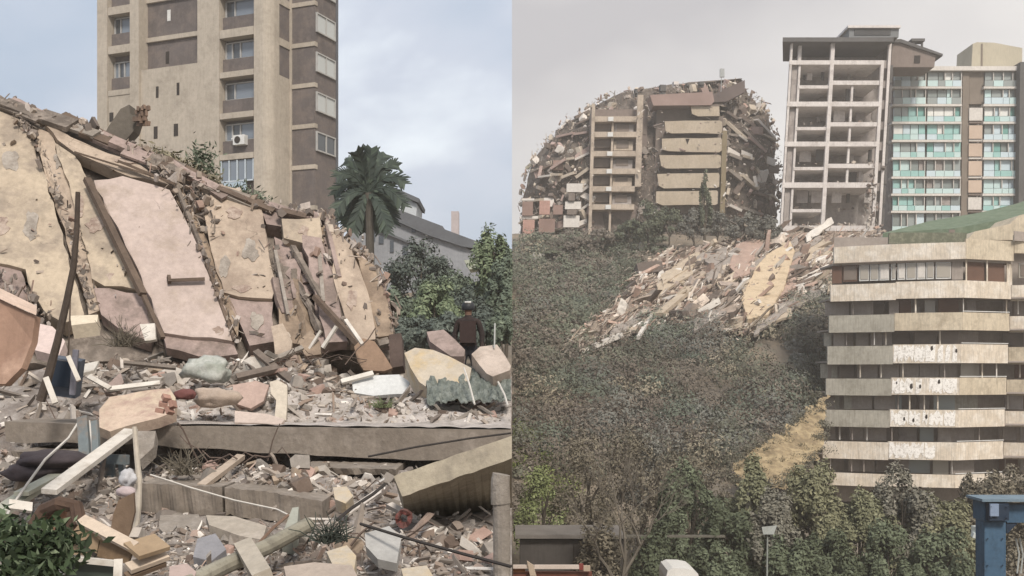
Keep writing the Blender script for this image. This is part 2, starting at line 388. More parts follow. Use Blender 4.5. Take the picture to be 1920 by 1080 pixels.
PL = [  # (photo outline, material, lift towards the viewer, thickness)
 ([(-90, 178), (18, 205), (52, 248), (80, 318), (104, 400), (128, 478), (146, 540), (158, 590), (120, 606), (84, 585), (62, 548), (48, 505), (-90, 470)], yel, .10, .3),
 ([(-90, 480), (36, 500), (58, 566), (84, 610), (66, 640), (-90, 640)], mortar, .02, .3),
 ([(62, 236), (96, 250), (118, 318), (150, 420), (176, 510), (192, 580), (166, 590), (140, 500), (112, 408), (82, 316)], ypk, -.02, .2),
 ([(84, 232), (176, 276), (252, 302), (318, 342), (328, 350), (220, 322), (140, 286), (108, 262)], ypk, .14, .25),
 ([(104, 268), (140, 292), (168, 342), (200, 408), (232, 468), (266, 540), (262, 544), (196, 536), (172, 522), (160, 462), (138, 382), (116, 308)], yel, .10, .3),
 ([(176, 540), (264, 550), (288, 618), (282, 640), (226, 618), (190, 590)], mortar, .05, .25),
 ([(176, 338), (230, 330), (318, 356), (344, 404), (384, 500), (428, 598), (440, 640), (360, 632), (308, 624), (284, 560), (236, 462)], pink, .20, .22),
 ([(306, 628), (362, 634), (436, 640), (446, 664), (372, 668), (312, 652)], mortar, .12, .2),
 ([(322, 352), (338, 340), (366, 394), (396, 470), (424, 540), (448, 600), (446, 632), (432, 602), (386, 498), (346, 402)], tanb, .06, .15),
 ([(404, 344), (444, 354), (486, 380), (500, 440), (514, 520), (510, 560), (448, 556), (420, 548), (396, 470), (382, 400)], ypk, .14, .3),
 ([(424, 556), (446, 562), (512, 566), (516, 640), (468, 648), (452, 610)], mortar, .06, .25),
 ([(488, 384), (536, 396), (606, 400), (610, 418), (560, 424), (500, 420)], mortar, .05, .35),
 ([(528, 410), (600, 408), (606, 452), (570, 456), (532, 446)], yel, .28, .3),
 ([(514, 444), (548, 460), (572, 500), (588, 548), (574, 560), (540, 520), (520, 500)], mortar, .05, .12),
 ([(612, 404), (640, 446), (652, 520), (662, 600), (640, 606), (622, 520), (606, 460)], mortar, .16, .25),
 ([(640, 448), (662, 470), (668, 540), (664, 596), (654, 560), (646, 500)], tanb, .10, .2),
 ([(640, 520), (664, 520), (690, 600), (700, 634), (664, 640), (648, 600)], yel, .18, .22),
 ([(664, 466), (696, 494), (706, 560), (716, 612), (696, 606), (676, 540)], pink, .12, .2),
 ([(700, 496), (722, 536), (738, 606), (722, 620), (712, 560)], mortar, .10, .25),
 ([(520, 560), (560, 566), (572, 620), (566, 646), (528, 640)], tanb, .12, .25),
 ([(578, 470), (604, 466), (612, 560), (596, 566), (584, 520)], conc, .05, .2),
 ([(612, 412), (656, 458), (690, 548), (704, 636), (660, 640), (632, 548)], ypk, .34, .2),
 ([(566, 440), (602, 446), (634, 552), (652, 640), (612, 642), (590, 546)], mortar, .30, .2),
 ([(664, 470), (702, 498), (728, 570), (738, 628), (708, 632), (690, 556)], tanb, .26, .2),
 ([(590, 566), (620, 580), (640, 640), (602, 650), (586, 610)], mortar, .12, .2),
]
for i, (pl, m, off, th) in enumerate(PL):
    b = MB(); plate(b, [W(x, y, off) for x, y in pl], th, .22, .03, 20 + i); part('wall_panel', b, m, wall)
# places where the plaster has come off
rs = random.Random(5)
scar = [mat('bare_brick_scar', '#9a8272', '#8a7264', c3='#b09c8b', amt3=.14, scale=3, bscale=20, bump=.8), mat('bare_cement_scar', '#94897c', '#867b6f', c3='#a59a8d', amt3=.14, scale=2, bscale=18, bump=.8)]
for x, y, w_, h_ in [(20, 300, 26, 30), (60, 420, 20, 40), (-10, 420, 40, 26), (110, 300, 12, 22), (180, 420, 26, 20), (222, 520, 30, 16), (150, 380, 10, 34), (440, 400, 22, 16), (470, 470, 20, 30), (420, 500, 14, 30), (455, 540, 24, 10), (480, 600, 18, 22), (660, 560, 12, 30), (570, 432, 14, 12), (240, 300, 34, 8), (410, 620, 14, 10)]:
    n_ = 18; b = MB(); lf_ = max([off for pl, m_, off, th in PL if inpoly(x, y, pl)] or [.1]) + .014
    plate(b, [W(x + w_ * (.7 + .5 * mnoise.noise((1.3 * math.cos(6.283 * k / n_), 1.3 * math.sin(6.283 * k / n_), x))) * math.cos(6.283 * k / n_), y + h_ * (.7 + .5 * mnoise.noise((1.3 * math.cos(6.283 * k / n_), 1.3 * math.sin(6.283 * k / n_), x))) * math.sin(6.283 * k / n_), lf_) for k in range(n_)], .02, .05, .012, 700 + x); part('plaster_scar', b, rs.choice(scar), wall)
# torn upright strips at the broken right end, broken slab edges along the ridge
rs = random.Random(77)
for k in range(17):
    x = rs.uniform(508, 700); y = interp([(500, 400), (606, 408), (640, 446), (700, 496), (722, 540)], x) + rs.uniform(6, 120); ln = rs.uniform(60, 190); w0 = rs.uniform(18, 54) * rs.choice((.4, .8, 1)); sl = rs.uniform(.2, .42)
    y2 = min(y + ln, 648); x2 = x + (y2 - y) * sl
    if x2 > interp([(500, 722), (620, 740)], y2): continue
    b = MB(); plate(b, [W(xx, yy, lf_) for (xx, yy), lf_ in zip([(x, y), (x + w0, y + rs.uniform(-4, 6)), (x2 + w0 * rs.uniform(.5, 1.1), y2 + rs.uniform(-6, 4)), (x2, y2)], [rs.uniform(.05, .3) for _ in range(4)])], rs.uniform(.05, .14), .18, .05, 300 + k)
    part('torn_strip', b, rs.choice([mortar, mortar, conc, tanb, ypk, mortar, conc_d, tanb]), wall)
for k in range(26):
    x = rs.uniform(-60, 560); ln = rs.uniform(40, 110); f_ = lambda q: interp([(-60, 172), (0, 184), (60, 212), (130, 226), (180, 250), (270, 286), (330, 312), (400, 352), (480, 382), (540, 394), (606, 402)], q)
    o1, o2 = rs.uniform(-4, 12), rs.uniform(-2, 12)
    part('ridge_slab', MB().beam(W(x, f_(x) + o1, rs.uniform(.0, .25)), W(x + ln, f_(x + ln) + o2, rs.uniform(.0, .25)), rs.uniform(.12, .4), rs.uniform(.04, .1), (0, -.6, .8)), rs.choice([conc, conc_d, mortar, wood]), wall)
# beams, battens and reveals on the face
for a, b_, ww, m, lf in [((163, 336), (268, 552), .11, wood, .34), ((268, 552), (305, 634), .07, wood, .3), ((140, 285), (318, 340), .04, wood, .26), ((222, 302), (330, 346), .06, wood, .28),
                     ((316, 526), (384, 523), .07, wood, .3), ((330, 346), (386, 484), .06, conc_d, .24), ((386, 490), (440, 640), .06, wood, .2), ((590, 556), (722, 700), .1, wood, .5), ((612, 418), (636, 520), .07, mortar, .34), ((548, 462), (604, 560), .09, conc_d, .28), ((598, 470), (606, 566), .06, conc, .3), ((516, 470), (540, 590), .05, conc, .3)]:
    part('batten', MB().beam(W(*a, lf), W(*b_, lf), ww, ww * .7), m, wall)
part('peg', MB().beam(W(316, 518, .3), W(318, 530, .3), .05, .07), wood, wall)
# splinters packed along the cracks and the ridge (many small pieces)
it = []
def along(pts, n, spread, s0, s1, lf=(.05, .35), kinds=('shard', 'splinter', 'shard', 'splinter', 'block')):
    for _ in range(int(n * .62)):
        k = rng.randrange(len(pts) - 1); t = rng.random(); a, b_ = pts[k], pts[k + 1]
        px, py = a[0] + (b_[0] - a[0]) * t + rng.gauss(0, spread), a[1] + (b_[1] - a[1]) * t + rng.gauss(0, spread)
        s_ = rng.uniform(s0, s1); it.append((rng.choice(kinds), W(px, py, rng.uniform(*lf)), (s_, s_ * rng.uniform(.6, 1), s_ * rng.uniform(.6, 1)), [rng.uniform(0, 6.28) for _ in range(3)]))
along([(20, 205), (60, 250), (96, 330), (130, 420), (160, 520), (180, 600)], 260, 6, .03, .17)
along([(326, 340), (352, 400), (386, 490), (420, 570), (448, 640)], 210, 6, .03, .16)
along([(350, 350), (380, 390), (400, 440)], 110, 11, .04, .22)
along([(-60, 165), (0, 182), (60, 212), (130, 226), (180, 250), (270, 286), (330, 312), (400, 352), (480, 382), (540, 394), (606, 402)], 420, 5, .04, .24, (-.3, .3), ('shard', 'splinter', 'splinter', 'shard', 'block'))
along([(280, 310), (330, 330), (370, 360)], 110, 12, .05, .26, (0, .5))
along([(606, 402), (640, 442), (700, 492), (722, 540), (740, 610)], 240, 7, .04, .24, (-.1, .4))
along([(515, 430), (540, 520), (570, 600)], 120, 18, .04, .22, (-.1, .3))
along([(600, 430), (640, 540), (690, 620)], 150, 26, .04, .2, (.1, .4))
for _ in range(90):          # flaked plaster lying flat on the panels
    px = rng.uniform(-40, 700); top_ = interp([(-60, 180), (0, 195), (130, 240), (330, 330), (480, 390), (606, 412), (700, 505)], px); py = rng.uniform(top_ + 6, 640); s_ = rng.uniform(.05, .22)
    it.append(('shard', W(px, py, rng.uniform(.1, .16)), (s_, s_ * rng.uniform(.4, 1), s_ * .3), (.9 + rng.gauss(0, .15), rng.gauss(0, .2), rng.uniform(0, 6.28))))
along([(-30, 500), (60, 560), (90, 620)], 120, 12, .04, .2)
mixm = mat('mixed_rubble', '#8a7d72', '#6b6058', rnd=.18, island=True, scale=3, bscale=20, bump=.1, palette=['#8f857b', '#9b8b7b', '#7b6f66', '#a79584', '#84766b', '#b5a593', '#6a5e55', '#96826f', '#b0a49a', '#8a6f60'])
o = scatter('loose_fragments', it, mixm, wall, wloc(wall)); o['kind'] = 'stuff'
# grey slab fragment and scraps standing on the ridge
b = MB(); plate(b, [P(x, y, 21.0) for x, y in [(192, 258), (204, 236), (226, 204), (242, 196), (244, 214), (252, 216), (262, 210), (250, 246), (236, 262)]], .35, .4, .04, 5)
solo('slab_fragment', b, mat('dark_cement', '#6f665a', '#5f574c', scale=1.5), 'dark grey triangular slab fragment upright on the ridge in front of the brick tower', 'rubble')
b = MB()
for k in range(14): b.beam(P(250 + rng.uniform(0, 26), 232 - k * 1.7, 20.9), P(262 + rng.uniform(-6, 22), 226 - k * 1.8 + rng.uniform(-8, 8), 20.7), .05, .09)
solo('twisted_scrap', b, mat('rusty_scrap', '#6e5a4c', '#8a6d58', scale=4), 'ragged tuft of brown twisted scrap poking up beside the triangular slab', 'scrap')
# dry weeds on the ridge
def grow(name, cpx, n, rad, size, m, label, cat, kind=None, flat=.2, group=None):
    cs = np.concatenate([np.array(P(*c)) + nrng.normal(size=(n, 3)) * np.array(rad) for c in cpx]); Vv, Q = leaves(cs, size, flat=flat, aspect=.35)
    loc = Vv.mean(0); loc[2] = Vv[:, 2].min(); o = npmesh(name, Vv, Q, m, None, loc); return tag(o, label, cat, group, kind)
dry = leafmat('dry_grass', '#6d6650', '#8a8063', '#a29a7c')
grow('dry_weeds', [(282, 292, 19.6), (300, 302, 19.5), (318, 312, 19.4), (340, 322, 19.3), (360, 336, 19.3), (385, 345, 19.3), (330, 316, 19.0), (300, 310, 19.0)], 260, (.16, .2, .09), .07, dry, 'olive dry weeds covering the ridge of the leaning wall', 'weeds', 'stuff')
grn = leafmat('shrub_leaf', '#46543e', '#66715a', '#8b937c')
grow('ridge_shrub', [(368, 298, 19.5), (382, 292, 19.5), (376, 310, 19.4), (395, 318, 19.4)], 130, (.1, .1, .13), .055, grn, 'small grey green shrub growing on the ridge left of the broken tower window', 'shrub')
grow('ridge_shrub', [(445, 358, 18.8), (468, 366, 18.7), (486, 374, 18.6)], 110, (.13, .1, .07), .05, grn, 'low dark shrub on the wall top below the rounded tower corner', 'shrub')

# ------------------------------------------------------------------ brick tower (left, far)
yaw = R(22); U = Vector((math.cos(yaw), -math.sin(yaw), 0)); Vv_ = Vector((math.sin(yaw), math.cos(yaw), 0))
Cn = P(505, HOR, 77.0); Cn.z = 0
def upx(px, base, dirv):
    k = (px - 960) / F     # (bx + s*dx) = k (by + s*dy)
    return (k * base.y - base.x) / (dirv.x - k * dirv.y)
def zrow(py, p): return (HOR - py) / F * p.y
cream = mat('cream_render', '#b3a694', '#a69a88', c3='#9b8f7e', amt3=.05, scale=.25, bscale=3, bump=.15, streak=.25)
brick = mat('brown_brick', '#69605d', '#5c5451', c3='#736760', amt3=.12, scale=.5, bscale=7, bump=.3, streak=.2)
gl = glass('tower_glass', '#717d8a', .1); gl2 = glass('tower_dark_glass', '#444b52', .1); frm = mat('grey_white_frame', '#aaa9a5', '#9c9b97', scale=2, bump=.05); wht = mat('white_frame', '#cfcfcb', '#c2c2bd', scale=2, bump=.05)
tower = thing('apartment_tower', Cn + U * -8 + Vv_ * 5, 'tall cream and brown brick apartment tower with rounded corner rising behind the leaning wall', 'building')
def tb(base, du, dv, a0, a1, b0, b1, z0, z1, mb):
    p = [base + du * a + dv * b for a, b in ((a0, b0), (a1, b0), (a1, b1), (a0, b1))]
    mb.hexa([Vector((q.x, q.y, z0)) for q in p] + [Vector((q.x, q.y, z1)) for q in p]); return mb
ua = lambda px: upx(px, Cn, U)
aL = ua(182); zt = zrow(-150, Cn); z0 = 2.0; ph = 78.5 / F * 77.0
tb_ = lambda a0, a1, b0, b1, za, zb, mb=None: tb(Cn, U, Vv_, a0, a1, b0, b1, za, zb, mb or MB())
m = MB(); tb_(aL, -.05, .9, 9, z0, zt, m); part('core_wall', m, brick, tower)
for p0, p1, ex in [(182, 201, .0), (245, 262, .1), (370, 411, .0)]:
    part('pier', tb_(ua(p0), ua(p1), -ex, .95, z0, zt), cream, tower)
# rounded corner pier
pts = []; r_ = .75
a1 = ua(476)
for k in range(7):
    t = k / 6 * math.pi / 2; pts.append(Cn + U * (-r_ + r_ * math.sin(t)) + Vv_ * (r_ - r_ * math.cos(t)))
pts = [Cn + U * a1 + Vv_ * 1.0, Cn + U * a1] + pts + [Cn + Vv_ * 1.25, Cn + U * -.6 + Vv_ * 1.25]
m = MB().prism([Vector((q.x, q.y, z0)) for q in pts], (0, 0, zt - z0)); o = part('corner_pier', m, cream, tower)
# rendered wall below the brick panel (front) and its slit windows
pA = Cn + U * ua(315); zr = zrow(124, pA)
part('rendered_wall', tb_(ua(262.3), ua(369.7), .12, .95, z0, zr), cream, tower)
dk = mat('dark_opening', '#3a332e', '#2f2925', scale=2, bump=0)
for px, py, w_, h_ in [(293, 172, 6, 22), (332, 166, 6, 24), (290, 248, 9, 24), (328, 243, 10, 24), (299, 102, 8, 24), (302, 22, 8, 22)]:
    a = ua(px); z = zrow(py, Cn + U * a); s_ = 77 / F
    front = .12 if py > 124 else .9
    fr = part('slit_window', tb_(a - w_ * s_ / 2, a + w_ * s_ / 2, front - .03, front + .1, z - h_ * s_ / 2, z + h_ * s_ / 2), dk if py > 60 else wht, tower)
zb = zrow(62, pA)
for k in range(3):
    part('floor_band', tb_(ua(262.3), ua(369.7), .7, .96, zb + k * ph - .22, zb + k * ph + .12), cream, tower)
# window bays: left (201-245) and centre (411-476)
def bay(p0, p1, zband0, n, deep, bandh):
    for k in range(n):
        z = zband0 - k * ph                     # top of the slab band
        part('floor_band', tb_(ua(p0) + .01, ua(p1) - .01, deep - .75, deep + .15, z - bandh, z), cream, tower)
        part('brick_spandrel', tb_(ua(p0) + .012, ua(p1) - .012, deep - .35, deep + .1, z + .01, z + 1.05), brick, tower)
        a0, a1_ = ua(p0) + .1, ua(p1) - .06; za, zb_ = z + 1.06, z + 2.35
        fr = MB(); t = .09
        tb_(a0, a1_, deep - .1, deep + .05, za, za + t, fr); tb_(a0, a1_, deep - .1, deep + .05, zb_ - t, zb_, fr)
        cuts = [0, .28, 1] if k % 2 else [0, .2, .45, 1]
        for c in cuts: a = a0 + (a1_ - a0) * c; tb_(a - t / 2, a + t / 2, deep - .12, deep + .05, za + t, zb_ - t, fr)
        wn = part('window', fr, frm, tower)
        for q, (c0, c1) in enumerate(zip(cuts, cuts[1:])):
            part('pane', tb_(a0 + (a1_ - a0) * c0, a0 + (a1_ - a0) * c1, deep - .02, deep + .02, za, zb_), gl2 if q == len(cuts) - 3 else gl, wn)
bay(411.5, 475.5, zrow(133, Cn + U * ua(440)), 4, .75, .42)
bay(411.5, 475.5, zrow(133 - 78.5 * 2, Cn + U * ua(440)), 2, .75, .6)
bay(201.5, 244.5, zrow(168, Cn + U * ua(220)), 3, .8, .42); bay(201.5, 244.5, zrow(168 - 78.5 * 2, Cn + U * ua(220)), 2, .8, .6)
part('rendered_infill', tb_(ua(201.6), ua(244.6), .1, .75, z0, zrow(178, Cn + U * ua(220))), cream, tower)
part('slit_window', tb_(ua(204), ua(211), .06, .2, zrow(194, Cn), zrow(176, Cn)), dk, tower)
# chamfer side (505-545)
side_l = upx(545, Cn, Vv_); zc = zrow(142, Cn + Vv_ * 1.5)
for z_, h in [(zc, .0)]:
    part('side_wall', tb(Cn, U, Vv_, -.9, 0, 1.26, side_l, z0, zc, MB()), cream, tower)
part('side_brick', tb(Cn, U, Vv_, -.9, -.18, 1.26, side_l, zc + .01, zt, MB()), brick, tower)
for k in range(3): part('floor_band', tb(Cn, U, Vv_, -.17, 0.02, 1.26, side_l, zc + 2.2 + k * ph, zc + 2.75 + k * ph, MB()), cream, tower)
# right wing
B1 = Cn + Vv_ * side_l; wing_w = upx(590, B1, U); B2 = B1 + U * wing_w; wing_d = upx(629.5, B2, Vv_)
part('wing_wall', tb(B1, U, Vv_, -.9, wing_w, 0.0, wing_d, z0, zt, MB()), brick, tower)
part('wing_pier', tb(B1, U, Vv_, -.05, .14, -.1, -.004, z0, zt, MB()), cream, tower)
part('wing_edge', tb(B1, U, Vv_, wing_w - .2, wing_w + .08, wing_d + .004, wing_d + .25, z0, zt, MB()), mat('grey_edge', '#5d6066', '#54565b'), tower)
for k in range(-2, 5):
    z = zrow(88 + 76 * k, B1)
    part('floor_band', tb(B1, U, Vv_, .15, wing_w + .06, -.08, .3, z - .16, z + .16, MB()), cream, tower)
    zw = zrow(40 + 74.5 * (k + 0), B2); h = 1.45
    if k < 4:
        fr = MB(); q0, q1 = .12, wing_d - .2; t = .1
        for zz in (zw - h / 2, zw + h / 2 - t): tb(B2, U, Vv_, 0.004, .14, q0, q1, zz, zz + t, fr)
        for c in (0, .5, 1): a = q0 + (q1 - q0 - t) * c; tb(B2, U, Vv_, 0.004, .14, a, a + t, zw - h / 2 + t, zw + h / 2 - t, fr)
        wn = part('window', fr, frm, tower); pm = glass('curtained_glass', '#aeb3b0', .2) if k != 3 else gl2
        for c in (0, .5): a = q0 + (q1 - q0) * c; part('pane', tb(B2, U, Vv_, .02, .06, a + t, a + (q1 - q0) / 2, zw - h / 2 + t, zw + h / 2 - t, MB()), pm, wn)
part('roof', tb(Cn, U, Vv_, aL - .3, .4, -.3, 9.2, zt, zt + .5, MB()), cream, tower)
# air conditioner hung on the spandrel, broken glazed balcony at the lowest visible floor
a = ua(448); z = zrow(262, Cn + U * a)
ac = thing('air_conditioner', Cn + U * a + Vv_ * .2 + Vector((0, 0, z - .35)), 'white air conditioner unit hanging below a tower window', 'air conditioner')
part('housing', tb(Cn, U, Vv_, a - .5, a + .5, -.05, .38, z - .35, z + .35, MB()), wht, ac)
fan = MB(); c0 = Cn + U * (a - .1) + Vv_ * -.06 + Vector((0, 0, z))
ring = [c0 + U * (.26 * math.cos(k * .628)) + Vector((0, 0, .26 * math.sin(k * .628))) for k in range(10)]
fan.prism(ring, Vv_ * -.03); part('fan_grille', fan, dk, ac)
part('bracket', tb(Cn, U, Vv_, a - .75, a - .52, .1, .5, z + .1, z + .2, MB()), wht, ac)
a0, a1_ = ua(414), ua(474); zt1, zb1 = zrow(300, Cn + U * ua(440)), zrow(338, Cn + U * ua(440))
gb = MB()
for c in (0, .25, .5, .75, 1): tb(Cn, U, Vv_, a0 + (a1_ - a0) * c - .04, a0 + (a1_ - a0) * c + .04, .02, .12, zb1, zt1, gb)
tb(Cn, U, Vv_, a0, a1_, .02, .12, zb1 - .1, zb1 - .002, gb); part('balcony_frame', gb, mat('pale_blue_frame', '#b9c6cf', '#a9b6bf'), tower)
for c in range(4): part('pane', tb(Cn, U, Vv_, a0 + (a1_ - a0) * c / 4 + .05, a0 + (a1_ - a0) * (c + 1) / 4 - .05, .14, .18, zb1, zt1, MB()), gl, tower)
part('balcony_panel', tb(Cn, U, Vv_, a0, a1_ - .6, .03, .12, zrow(360, Cn + U * a0), zb1 - .12, MB()), glass('pale_blue_panel', '#9fb4c2', .3), tower)

# ------------------------------------------------------------------ hillside house, palm, trees (left, far)
gw = mat('grey_house_render', '#8d9095', '#7f8287', scale=.4, bscale=3, bump=.1, streak=.2); rf = mat('grey_roof', '#63676c', '#585b60', scale=.5, bscale=4)
hs = thing('hillside_house', P(760, 560, 84), 'long grey house stepping down the hillside beyond the palm, with small windows', 'house')
def px_poly(mb, pts, d, th): return mb.prism([P(x, y, d) for x, y in pts], (0, th, 0))
part('wall', px_poly(MB(), [(655, 400), (668, 398), (740, 416), (800, 438), (868, 462), (920, 488), (920, 580), (655, 580)], 84, 6), gw, hs)
part('roof', px_poly(MB(), [(722, 388), (740, 390), (830, 424), (834, 430), (920, 462), (922, 470), (866, 462), (800, 440), (738, 412)], 83.6, 7), rf, hs)
part('upper_wall', px_poly(MB(), [(735, 360), (782, 382), (780, 406), (736, 392)], 86, 5), mat('pale_house_render', '#b5bcc0', '#a8afb3', scale=.4, bump=.1), hs)
part('upper_roof', px_poly(MB(), [(730, 350), (736, 350), (786, 372), (785, 380), (731, 358)], 85.6, 6), rf, hs)
for x, y, w_, h_ in [(776, 424, 8, 24), (800, 430, 4, 26), (700, 446, 7, 14), (715, 450, 9, 14), (735, 462, 7, 22), (760, 470, 10, 18), (690, 438, 4, 30), (680, 434, 3, 34)]:
    part('window', MB().box(*sorted(((x - w_ / 2 - 960) / F * 84, (x + w_ / 2 - 960) / F * 84)), 83.9, 84.05, (HOR - y - h_ / 2) / F * 84, (HOR - y + h_ / 2) / F * 84), gl2 if x not in (800, 690, 680) else wht, hs)
part('sill', px_poly(MB(), [(700, 424), (790, 462), (790, 466), (700, 429)], 83.7, .28), rf, hs)
b = MB(); px_poly(b, [(846, 500), (846, 396), (860, 396), (860, 500)], 89.8, 1.2); solo('chimney_stack', b, mat('pinkish_render', '#b8abaa', '#aca09e'), 'small pinkish chimney stack standing up over the sloping grey roof', 'chimney')
o = thing('far_house', P(880, 500, 100), 'far low house with a pale sloping roof edge among the left trees', 'house')
part('wall', px_poly(MB(), [(820, 460), (930, 474), (930, 540), (820, 540)], 100, 6), gw, o)
part('roof', px_poly(MB(), [(818, 440), (840, 436), (930, 462), (932, 474), (820, 452)], 99.6, 7), mat('pale_roof', '#a9aeb4', '#9aa0a6'), o)
b = MB(); px_poly(b, [(870, 488), (905, 484), (912, 500), (880, 505)], 70, 2.5); solo('shed_roof', b, mat('greenish_roof', '#a7ad98', '#99a08b'), 'pale greenish shed roof showing through the trees', 'roof')

# palm
pd = 50.0; pb = P(688, 640, pd); pt = P(690, 362, pd)
palm = thing('palm_tree', pb, 'palm tree with broad dark green fronds right of the brick tower', 'palm tree')
bark = mat('palm_bark', '#5d564c', '#4c463d', scale=2, bscale=8)
part('trunk', MB().tube([pb + (pt - pb) * t + Vector((.12 * math.sin(3 * t), 0, 0)) for t in (0, .25, .5, .75, 1)], .26, 8, .17), bark, palm)
fm = leafmat('palm_leaf', '#2f3a34', '#3d4a3f', '#4a5946')
FR = [(634, 330, 1), (648, 302, 1), (670, 285, 1), (696, 282, 1), (722, 290, 1), (744, 310, 1), (757, 342, 1), (628, 362, 1), (630, 396, 1), (648, 424, 1), (758, 384, 1), (738, 416, 1), (684, 432, 1), (712, 430, 1), (660, 318, 1), (708, 312, 1), (734, 348, 1), (650, 372, 1), (664, 432, 1), (728, 434, 1), (738, 396, 1), (640, 410, 1)]
for k, (fx, fy, s_) in enumerate(FR):
    tip = P(fx, fy, pd + rng.uniform(-1.6, 1.6)); dirv = tip - pt; m_ = MB(); cpt = pt + dirv * .55 + Vector((0, 0, .45 + .28 * abs(dirv.x)))
    cur = [pt * (1 - t) ** 2 + cpt * 2 * t * (1 - t) + tip * t * t for t in np.linspace(0, 1, 9)]
    m_.tube(cur, .05, 4, .015); n_ = 20
    for i in range(2, n_ + 1):
        t = i / n_; p = pt * (1 - t) ** 2 + cpt * 2 * t * (1 - t) + tip * t * t; tg = (cpt - pt) * (1 - t) + (tip - cpt) * t; tg.normalize()
        sd_ = tg.cross(Vector((0, -1, .25))).normalized(); ln = (.16 + .36 * t) if t < .9 else .3
        for s2 in (-1, 1):
            e = p + sd_ * s2 * ln * .85 + tg * ln * .9 + Vector((0, rng.uniform(-.15, .15), -.12 * ln)); wd = tg * .11
            m_.add([p - wd, p + wd, e + wd * .4, e - wd * .4], [(0, 1, 2, 3)])
    part('frond', m_, fm, palm, fixn=False)

def crown_leaves(c, rad, n, size, clumps, seed, clip=None, hollow=.55):
    r = np.random.default_rng(seed); k = r.normal(size=(clumps, 3)); k /= np.linalg.norm(k, axis=1)[:, None]
    k *= (hollow + (1 - hollow) * r.random(clumps) ** .5)[:, None]; k[:, 2] = np.abs(k[:, 2]) * 1.15 - .35
    sz = r.uniform(.16, .36, clumps); idx = r.integers(0, clumps, n)
    o_ = r.normal(size=(n, 3)); o_ /= np.linalg.norm(o_, axis=1)[:, None]; o_[:, 2] = np.where(r.random(n) < .7, np.abs(o_[:, 2]), o_[:, 2]); p = (k[idx] + o_ * (sz[idx] * r.uniform(.55, 1.05, n))[:, None]) * np.array(rad) + np.array(c); o_ = o_ + k[idx] * .5
    if clip == 'L': o_ = o_[p[:, 0] < -.03]; p = p[p[:, 0] < -.03]
    if clip == 'R': o_ = o_[p[:, 0] > .12]; p = p[p[:, 0] > .12]
    return leaves(p, size, nrm=o_)
TB = mat('tree_bark', '#5c5245', '#4a4238', scale=2, bscale=9)
def tree(name, base, h, rad, n, size, m, label, group=None, clumps=46, seed=0, clip=None, cat='tree', cz=.62, trunk_r=None):
    base = Vector(base); t_ = thing(name, base, label, cat, group); r = random.Random(seed); tr = trunk_r or h * .022
    top = base + Vector((0, 0, h * .8)); tm = MB().tube([base - Vector((0, 0, .6)), base + Vector((r.uniform(-.1, .1), 0, h * .3)), base + Vector((r.uniform(-.3, .3), r.uniform(-.3, .3), h * .55)), top], tr, 7, tr * .25)
    for k in range(5):
        a = r.uniform(0, 6.28); z = h * r.uniform(.3, .55); e = Vector((math.cos(a) * rad[0] * .75, math.sin(a) * rad[1] * .75, h * r.uniform(.6, .85)))
        if clip == 'L' and base.x + e.x > -.15: e.x = -abs(e.x)
        if clip == 'R' and base.x + e.x < .15: e.x = abs(e.x)
        tm.tube([base + Vector((0, 0, z)), base + Vector((e.x * .45, e.y * .45, (z + e.z) / 2 + .2)), base + e], tr * .55, 5, tr * .12)
    part('trunk', tm, TB, t_)
    Vv, Q = crown_leaves((base.x, base.y, base.z + h * cz), rad, n, size, clumps, seed, clip)
    npmesh('crown', Vv, Q, m, t_, np.array(base)); return t_
LG = leafmat('hazed_tree_leaf', '#566451', '#66745f', '#788668'); LG2 = leafmat('hazed_tree_leaf_dark', '#4a554c', '#59645a', '#697365'); LG3 = leafmat('hazed_tree_leaf_bright', '#5f7050', '#72825c', '#879369')  # leaf colours lightened to stand in for haze over these trees
for i, (px, d, top, rx, m, lab) in enumerate([
    (790, 56, 452, 2.0, LG2, 'dark conical tree in front of the grey house right of the palm'), (735, 50, 540, 1.3, LG, 'small tree just right of the leaning wall end'),
    (850, 54, 500, 1.6, LG, 'leafy mid green tree left of the person in the helmet'), (815, 48, 525, 1.2, LG3, 'bright green bushy tree below the grey house'),
    (925, 52, 424, 1.3, LG3, 'tall bright green tree at the right end of the left trees'), (948, 50, 478, .9, LG, 'narrow tree beside the tall bright green one'),
    (885, 50, 540, 1.2, LG2, 'dark tree directly behind the person'), (770, 46, 590, 1.2, LG2, 'low dark thicket tree behind the broken wall end'), (905, 46, 585, 1.2, LG2, 'low dark tree to the right behind the person'), (835, 45, 590, 1.2, LG2, 'low dark tree to the left behind the person'), (866, 60, 520, 1.5, LG, 'hazy tree between the house and the person'), (940, 45, 570, .7, LG, 'low green tree at the edge behind the peach block')]):
    b = P(px, HOR, d); b.z = gz(b.x, d); h = (HOR - top) / F * d - b.z
    tree('leafy_tree', b, h, (rx, rx, h * .46), 7000, .1, m, lab, 'trees behind the left rubble', 40, 100 + i, 'L', cz=.56)
